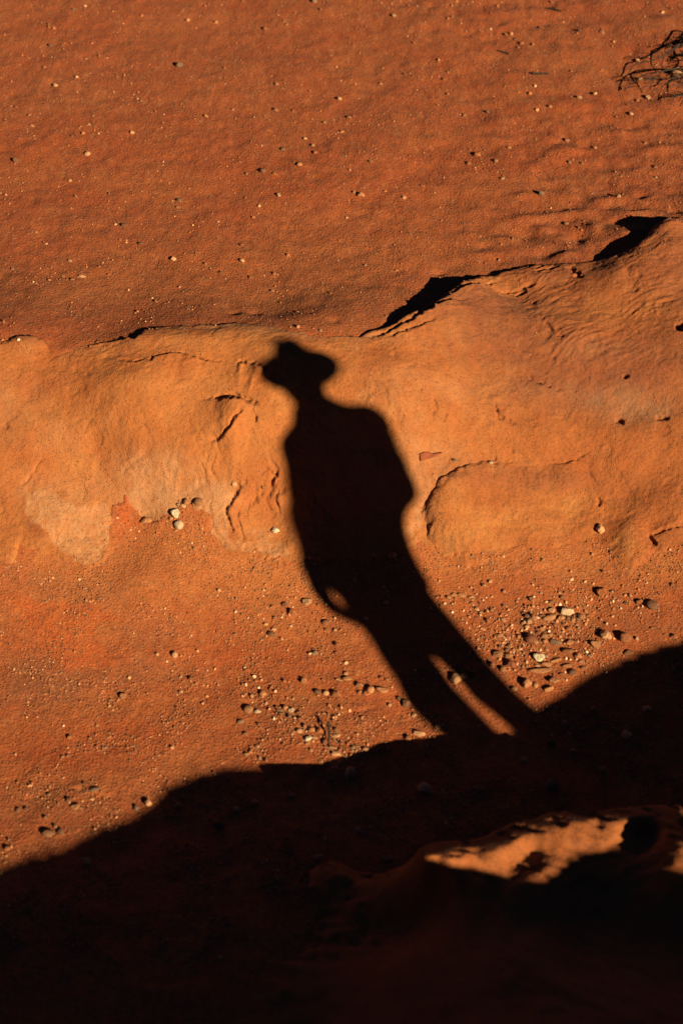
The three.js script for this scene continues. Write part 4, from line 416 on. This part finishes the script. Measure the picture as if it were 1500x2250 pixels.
    return Math.max(d, 0.06 - p[1]);
  };
  // one continuous body: head, neck, trunk, limbs and hand; the clothes are its children
  const bodyShape = p => Math.min(smin(head(p), torsoCore(p) + 0.03, 0.04), legs(p) + 0.02, handShape(p), capsule(p, J(0.028, 0.73, 0), J(-0.038, 0.50, 0.02), 0.045, 0.038), capsule(p, J(-0.038, 0.50, 0.02), J(-0.128, 0.31, 0), 0.038, 0.026), capsule(p, J(0.248, 0.752, 0), J(0.25, 0.51, 0.04), 0.045, 0.038), capsule(p, J(0.25, 0.51, 0.04), J(0.168, 0.385, -0.05), 0.038, 0.028));
  const bodyGeo = mergeGeometries([
    meshSdf(p => Math.max(bodyShape(p), p[1] - 0.84 - CROTCH), [0.05, 0.92, 0], 0.95, 120),
    meshSdf(p => Math.max(smin(head(p), 9, 0.01), CROTCH + 0.82 - p[1]), J(0.125, 0.95, -0.01), 0.19, 96),
    meshSdf(p => Math.max(handShape(p), p[1] - CROTCH - 0.30), J(-0.135, 0.215, 0), 0.115, 84),
  ]);
  const body = new THREE.Mesh(bodyGeo, skin); body.name = 'body'; who.add(body);
  for (const s of [-1, 1]) { const e = new THREE.SphereGeometry(0.012, 14, 10); e.translate(0.130 + s * 0.03, CROTCH + 0.995, -0.087); part(who, 'eye', e, dark); }
  part(who, 'jacket', meshSdf(jacketShape, J(0.09, 0.56, 0), 0.46, 110), cloth);
  part(who, 'trousers', meshSdf(legs, [0.03, 0.52, 0], 0.56, 110), denim);
  for (const [w, h] of [[-0.075, 0], [0.168, 0]]) {
    const boot = p => {
      let d = smin(capsule(p, [w, 0.05, 0.03], [w, 0.16, 0.015], 0.05, 0.056), capsule(p, [w, 0.04, 0.03], [w - 0.004, 0.032, -0.16], 0.045, 0.038), 0.05);
      return Math.max(d, -p[1]);
    };
    part(who, 'boot', meshSdf(boot, [w, 0.09, -0.06], 0.19, 56), leather);
  }
  { // brimmed hat with a pinched crown
    const pr = []; for (let i = 0; i <= 40; i++) { const u = i / 40; if (u < 0.55) { const q = u / 0.55; pr.push([0.135 * (1 - q) + 0.078 * q, 0.006 * Math.sin(q * 3) + 0.012 * (1 - q)]); } else { const q = (u - 0.55) / 0.45; pr.push([0.078 * Math.pow(Math.cos(q * Math.PI / 2), 0.28) * (1 - 0.16 * q), 0.010 + 0.124 * Math.pow(q, 0.75)]); } }
    const g = new THREE.LatheGeometry(pr.map(q => new THREE.Vector2(Math.max(0, q[0]), q[1])), 64), pa = g.attributes.position;
    for (let i = 0; i < pa.count; i++) {
      let x = pa.getX(i), y = pa.getY(i), z = pa.getZ(i); const r = Math.hypot(x, z);
      if (r > 0.082) y += 0.06 * (r - 0.088) * (Math.abs(x) / r) - 0.04 * (r - 0.088) * (Math.abs(z) / r);
      if (y > 0.02 && r < 0.088) { const k = ss(0.02, 0.11, y); x *= 1 - 0.12 * k; y -= 0.012 * k * Math.exp(-((x / 0.016) ** 2)); }
      pa.setXYZ(i, x, y, z * 1.14);
    }
    g.computeVertexNormals(); g.rotateX(0.16); g.rotateZ(-0.10); g.translate(0.139, CROTCH + 0.994, 0.0);
    const hm = part(who, 'hat', g, new THREE.MeshStandardMaterial({ color: felt.color, roughness: 1, side: THREE.DoubleSide }));
    const band = new THREE.CylinderGeometry(0.0795, 0.0805, 0.024, 48, 1, true); band.scale(1, 1, 1.14); band.translate(0, 0.024, 0); band.rotateX(0.16); band.rotateZ(-0.10); band.translate(0.139, CROTCH + 0.994, 0.0); part(hm, 'hat_band', band, new THREE.MeshStandardMaterial({ color: dark.color, roughness: 0.9, side: THREE.DoubleSide }));
  }
  place(who, 'person', { label: 'person in brimmed hat and jacket standing on the foreground ledge, hand in pocket', category: 'person' });
}

// ---------------------------------------------------------------- stones and pebbles
function groundTop(x, z) { const s = sandHeight(x, z), r = rockEdge(x, z) > -0.07 ? rockHeight(x, z) : -9, b = boulderEdge(x, z) > -0.05 ? boulderHeight(x, z) : -9; return Math.max(s, r, b); }
function stoneGeometry(seed, facets, detail) {
  const r = rng(seed), g = mergeVertices(new THREE.IcosahedronGeometry(1, detail).deleteAttribute('normal').deleteAttribute('uv'), 1e-4), p = g.attributes.position, planes = [];
  for (let i = 0; i < facets; i++) { const v = new THREE.Vector3(r() * 2 - 1, r() * 2 - 1, r() * 2 - 1).normalize(); planes.push([v, 0.58 + 0.3 * r()]); }
  const uv = new Float32Array(p.count * 2);
  for (let i = 0; i < p.count; i++) {
    const v = new THREE.Vector3().fromBufferAttribute(p, i); let k = 1;
    for (const [n, d] of planes) { const q = v.dot(n); if (q > 0.01) k = Math.min(k, d / q); }
    k *= 1 + 0.10 * N3(v.x * 1.1 + seed, v.y * 1.1, v.z * 1.1) + 0.03 * N3(v.x * 4 + seed, v.y * 4, v.z * 4);
    uv[i * 2] = v.x * 0.5 + v.y * 0.2 + seed * 0.1; uv[i * 2 + 1] = v.z * 0.5 + v.y * 0.3; p.setXYZ(i, v.x * k, v.y * k, v.z * k);
  }
  g.setAttribute('uv', new THREE.BufferAttribute(uv, 2)); g.computeVertexNormals(); return g;
}
const stones = []; for (let i = 0; i < 9; i++) stones.push(stoneGeometry(101 + i, 2 + i % 4, 3));          // water-worn
for (let i = 0; i < 9; i++) stones.push(stoneGeometry(301 + i, 10 + i, 2));                                  // broken, faceted
function mottleTile() {
  const n = 256, d = new Uint8Array(n * n * 4);
  for (let j = 0; j < n; j++) for (let i = 0; i < n; i++) {
    const a = i / n * Math.PI * 2, b = j / n * Math.PI * 2, X = Math.cos(a), Y = Math.sin(a), Z = Math.cos(b) + 2 * Math.sin(b);
    const v = clamp(0.74 + 0.16 * N3(X * 1.5, Y * 1.5, Z * 1.5) + 0.10 * N3(X * 5, Y * 5, Z * 5) + 0.06 * N3(X * 14, Y * 14, Z * 14)) * 255; d.set([v, v * 0.98, v * 0.95, 255], (j * n + i) * 4);
  }
  const t = new THREE.DataTexture(d, n, n); t.wrapS = t.wrapT = THREE.RepeatWrapping; t.magFilter = THREE.LinearFilter; t.colorSpace = THREE.SRGBColorSpace; t.needsUpdate = true; return t;
}
const stoneMap = mottleTile();
const STONE = { w: [0.68, 0.53, 0.39], c: [0.54, 0.31, 0.17], t: [0.39, 0.185, 0.082], o: [0.32, 0.115, 0.038], g: [0.22, 0.135, 0.08], d: [0.185, 0.084, 0.040], r: [0.23, 0.070, 0.030], p: [0.40, 0.18, 0.10] };
const WORD = { w: 'white', c: 'cream', t: 'tan', o: 'orange', g: 'grey', d: 'dark brown', r: 'red', p: 'pink' };
const stoneMats = {}; for (const k in STONE) stoneMats[k] = [0.78, 1, 1.2, 0.82, 1, 1.2].map((f, n) => new THREE.MeshStandardMaterial({ flatShading: n > 2, color: new THREE.Color().setRGB(...STONE[k].map(v => Math.min(0.8, v * f * 1.18))), map: stoneMap, bumpMap: stoneMap, bumpScale: 0.0015, roughness: 0.85 }));
const SPOT = {
  heap: 'in the cluster right of the legs', 'below boulder': 'on sand below the low slab', right: 'on sand near the right edge',
  mid: 'on the sand left of the hip', arc: 'in the string left of the legs', shade: 'lying in the dark shadow area', left: 'on the sand at lower left',
  rock: 'set in the sandstone outcrop', terrace: 'on the sand behind the outcrop',
};
const pebbleRand = rng(77), spare = [];
{
  const order = D_pebbles.map((p, i) => [p, i]).sort((a, b) => Math.sqrt(b[0][2] * b[0][3]) * (b[0][1] < -5.2 ? 0.8 : 1) - Math.sqrt(a[0][2] * a[0][3]) * (a[0][1] < -5.2 ? 0.8 : 1));
  const kept = order.slice(0, 296).sort((a, b) => a[1] - b[1]).map(q => q[0]); for (const q of order.slice(296)) spare.push(q[0]);
  const groups = new Map(); for (const p of kept) { const k = p[4] + '|' + p[5]; if (!groups.has(k)) groups.set(k, []); groups.get(k).push(p); }
  const biggest = l => l.reduce((a, b) => b[2] * b[3] > a[2] * a[3] ? b : a);
  const rank = ['largest', 'second largest', 'third largest'];
  for (const [k, list] of groups) {
    const [tone, spot] = k.split('|'), sorted = [...list].sort((a, b) => b[2] * b[3] - a[2] * a[3]);
    sorted.forEach((p, i) => {
      const r = pebbleRand, [x, z, w, h] = p, angular = 'cwot'.includes(tone) && w > 0.022 ? r() < 0.8 : r() < 0.45;
      const geo = angular ? stones[9 + Math.floor(r() * 9)] : stones[Math.floor(r() * 9)];
      const m = new THREE.Mesh(geo, stoneMats[tone][Math.floor(r() * 3) + (angular ? 3 : 0)]);
      const rx = w * (spot === 'heap' ? 0.58 : 0.52), ry = clamp(h * (0.42 + 0.16 * r()), w * 0.12, w * 0.62), rz = clamp(h * 0.62, w * 0.15, w * 0.62);
      m.scale.set(rx, ry, rz); m.rotation.set((r() - 0.5) * 0.5, (r() - 0.5) * 0.7, (r() - 0.5) * 0.5);
      const sunk = spot === 'rock' ? 0.25 : angular ? 0.45 : 0.3; m.position.set(x, groundTop(x, z) + ry * sunk, z);
      const kind = w > 0.034 ? 'stone' : 'pebble';
      let label;
      if (list.length === 1) label = `single ${WORD[tone]} ${kind} ${SPOT[spot]}`;
      else if (i < 3) label = `${list.length <= 3 && i && i === list.length - 1 ? 'smallest' : rank[i]} ${WORD[tone]} ${kind} ${SPOT[spot]}`;
      else {                                               // told apart by the nearest of the biggest stones of that spot
        let near = null, far = 1e9; for (const [k2, l2] of groups) if (k2.endsWith('|' + spot)) { const b = biggest(l2), dd = (b[0] - x) ** 2 + (b[1] - z) ** 2; if (dd < far && b !== p) { far = dd; near = b; } }
        const dx = x - near[0], dz = z - near[1], dir = Math.abs(dx) > Math.abs(dz) * 0.8 ? (dx < 0 ? 'left of' : 'right of') : dz < 0 ? 'behind' : 'in front of';
        label = `${WORD[tone]} ${kind} ${dir} ${groups.get(near[4] + '|' + spot).length > 1 ? 'largest' : 'single'} ${WORD[near[4]]} ${near[2] > 0.034 ? 'stone' : 'pebble'} ${SPOT[spot]}`;
      }
      const ud = { label, category: kind }; ud.group = i >= 3 ? `smaller ${WORD[tone]} pebbles ${SPOT[spot]}` : `${WORD[tone]} stones ${SPOT[spot]}`;
      place(m, kind, ud);
    });
  }
}
// ---------------------------------------------------------------- red flake, twigs, dry shrub
{
  const c = D_redflake.reduce((s, p) => [s[0] + p[0] / D_redflake.length, s[1] + p[1] / D_redflake.length], [0, 0]);
  const sh = new THREE.Shape(D_redflake.map(p => new THREE.Vector2(p[0] - c[0], -(p[1] - c[1]))));
  const g = new THREE.ExtrudeGeometry(sh, { depth: 0.006, bevelEnabled: true, bevelSize: 0.003, bevelThickness: 0.003, bevelSegments: 2, curveSegments: 6 }); g.rotateX(-Math.PI / 2);
  const m = new THREE.Mesh(g, new THREE.MeshStandardMaterial({ color: new THREE.Color().setRGB(0.27, 0.070, 0.026), map: stoneMap, bumpMap: stoneMap, bumpScale: 0.002, roughness: 0.9 }));
  const e = 0.03, n = new THREE.Vector3(-(base(c[0] + e, c[1]) - base(c[0] - e, c[1])), 2 * e, -(base(c[0], c[1] + e) - base(c[0], c[1] - e))).normalize();
  m.quaternion.setFromUnitVectors(new THREE.Vector3(0, 1, 0), n); m.position.set(c[0], groundTop(c[0], c[1]) + 0.001, c[1]);
  place(m, 'rock_flake', { label: 'thin red pointed rock flake lying on the outcrop right of the shoulder shadow', category: 'flake' });
}
const bark = new THREE.MeshStandardMaterial({ color: new THREE.Color().setRGB(0.034, 0.022, 0.016), map: stoneMap, roughness: 0.95 });
function stick(pts, r0, r1, sides = 6) {
  const curve = new THREE.CatmullRomCurve3(pts), n = pts.length * 5, g = new THREE.TubeGeometry(curve, n, 1, sides, false), p = g.attributes.position;
  for (let i = 0; i <= n; i++) { const c = curve.getPointAt(i / n), r = mix(r0, r1, i / n); for (let j = 0; j <= sides; j++) { const o = i * (sides + 1) + j; p.setXYZ(o, c.x + (p.getX(o) - c.x) * r, c.y + (p.getY(o) - c.y) * r, c.z + (p.getZ(o) - c.z) * r); } }
  g.computeVertexNormals(); return g;
}
{
  const T = ['short dark upright twig standing among the string of pebbles', 'thin pale twig lying across the edge of the ledge shadow', 'small pale twig beside the upright twig', 'dark twig on the far sand nearest the top edge', 'short dark twig on the far sand left of the shrub', 'dark twig on the sand nearest the dry shrub', 'tiny pale twig on sand left of the leg shadow'];
  D_twigs.forEach(([a, b], i) => {
    const r = rng(500 + i), pts = []; for (let k = 0; k <= 4; k++) { const x = mix(a[0], b[0], k / 4), z = mix(a[1], b[1], k / 4); pts.push(new THREE.Vector3(x + (r() - 0.5) * 0.004, groundTop(x, z) + (i === 0 ? mix(0.030, 0.004, k / 4) : 0.004) + 0.002 * r(), z)); }
    const w = [0.0050, 0.0022, 0.0024, 0.006, 0.005, 0.006, 0.003][i];
    place(new THREE.Mesh(stick(pts, w, w * 0.7), i === 0 || (i > 2 && i < 6) ? bark : new THREE.MeshStandardMaterial({ color: new THREE.Color().setRGB(0.24, 0.15, 0.085), roughness: 0.9 })), 'twig', { label: T[i], category: 'twig', group: 'dry twigs on the sand' });
  });
  const shrub = new THREE.Group(), r = rng(900), root = new THREE.Vector3(D_shrubRoot[0], 0, D_shrubRoot[1]); root.y = sandHeight(root.x, root.z); shrub.position.copy(root);
  D_shrub.forEach((poly, i) => {
    const n = poly.length, pts = poly.map(([x, z], k) => new THREE.Vector3(x, sandHeight(x, z) + 0.015 + 0.05 * (1 - k / (n - 1)) * (0.5 + r()), z).sub(root));
    const geos = [stick([new THREE.Vector3((r() - 0.5) * 0.1, 0.01, (r() - 0.5) * 0.1), ...pts], 0.0048, 0.0018)];
    const sub = i < 2 ? 3 : 7;
    for (let k = 0; k < sub; k++) {
      const c = new THREE.CatmullRomCurve3(pts).getPointAt(0.05 + r() * 0.75), a = Math.PI + (r() - 0.5) * 2.2, L = 0.03 + 0.06 * r(), e = c.clone().add(new THREE.Vector3(Math.cos(a) * L, 0.03 * (r() - 0.4), Math.sin(a) * L));
      const mid = c.clone().lerp(e, 0.5).add(new THREE.Vector3((r() - 0.5) * 0.03, 0.01 * r(), (r() - 0.5) * 0.03)); geos.push(stick([c, mid, e], 0.0016, 0.0009, 5));
    }
    part(shrub, 'branch', mergeGeometries(geos), bark);
  });
  place(shrub, 'dry_shrub', { label: 'dark leafless shrub spreading low over the sand at the upper right edge', category: 'shrub' });
}
// ---------------------------------------------------------------- grit: what nobody could count
{
  const r = rng(4242), grainGeo = [new THREE.IcosahedronGeometry(1, 0), stoneGeometry(700, 10, 1)], q = new THREE.Quaternion(), e = new THREE.Euler(), M = new THREE.Matrix4(), v = new THREE.Vector3(), s = new THREE.Vector3(), col = new THREE.Color();
  const gritMat = new THREE.MeshStandardMaterial({ color: 0xffffff, roughness: 0.9 });
  const chipMat = new THREE.MeshStandardMaterial({ color: 0xffffff, roughness: 0.9, flatShading: true });
  function scatter(name, label, geo, list, mat) {
    const m = new THREE.InstancedMesh(geo, mat, list.length);
    list.forEach(([x, z, size, tone, k, flat], i) => {
      e.set(r() * 6.3, r() * 6.3, r() * 6.3); q.setFromEuler(e); s.set(size, size * flat, size * (0.7 + 0.5 * r())); v.set(x, groundTop(x, z) + size * 0.22, z);
      m.setMatrixAt(i, M.compose(v, q, s)); const c = STONE[tone]; m.setColorAt(i, col.setRGB(c[0] * k * 0.82, c[1] * k * 0.82, c[2] * k * 0.82));
    });
    place(m, name, { kind: 'stuff', label, category: 'gravel' });
  }
  const pick = 'ooooooorrrrddddttcpg', pickSmall = 'oooottttdddrrccpgw';
  const fine = [], small = [];
  const add = (list, n, lo, hi, box, dens, set = pick) => { let c = 0, g = 0; while (c < n && g++ < n * 12) { const x = mix(box[0], box[1], r()), z = mix(box[2], box[3], r()); if (r() > dens(x, z)) continue; c++; list.push([x, z, lo + (hi - lo) * r() ** 3, set[Math.floor(r() * set.length)], 0.7 + 0.55 * r(), 0.6 + 0.35 * r()]); } };
  const onSand = (x, z) => rockEdge(x, z) < 0.004 ? 1 : 0, patchy = (x, z) => clamp(0.35 + 1.3 * fbm(x, z, 3.2, 4, 0.6)) ** 1.5, inView = (x, z) => Math.abs(x) < 0.24 * (0.9 - z) + 0.12 ? 1 : 0;
  add(fine, 27000, 0.0012, 0.0046, [-1.6, 1.7, -4.85, -3.1], (x, z) => onSand(x, z) * patchy(x, z) * inView(x, z));
  add(fine, 9000, 0.0018, 0.0048, [-2.3, 2.4, -8.9, -5.15], (x, z) => onSand(x, z) * patchy(x, z) * inView(x, z));
  add(fine, 1500, 0.0012, 0.0026, [-1.6, 1.9, -6.0, -4.65], (x, z) => (1 - onSand(x, z)) * 0.6 * inView(x, z));
  add(small, 800, 0.0035, 0.0075, [-1.6, 1.7, -4.85, -3.1], (x, z) => onSand(x, z) * patchy(x, z) ** 2 * inView(x, z));
  add(small, 800, 0.0045, 0.010, [-2.3, 2.4, -8.9, -5.2], (x, z) => onSand(x, z) * patchy(x, z) * inView(x, z) * (0.35 + 0.65 * ss(-6.5, -8.5, z)));
  for (const [cx, cz, sx, sz, n] of D_heaps) for (let i = 0; i < n; i++) { const a = Math.sqrt(-2 * Math.log(1 - r() * 0.999)) * 0.75, b = r() * 6.283; small.push([cx + Math.cos(b) * a * sx, cz + Math.sin(b) * a * sz, 0.0018 + 0.0058 * r() ** 3.5, pickSmall[Math.floor(r() * pickSmall.length)], 0.75 + 0.5 * r(), 0.6 + 0.35 * r()]); }
  for (const [x, z, w, h, tone] of spare) small.push([x, z, w * 0.5, tone, 1, 0.75]);
  scatter('grit', 'fine grit of mixed red, tan and cream grains over the sand', grainGeo[0], fine, gritMat);
  scatter('gravel', 'small loose gravel between the larger pebbles on the sand', grainGeo[1], small, chipMat);
}
renderer.render(scene, camera);
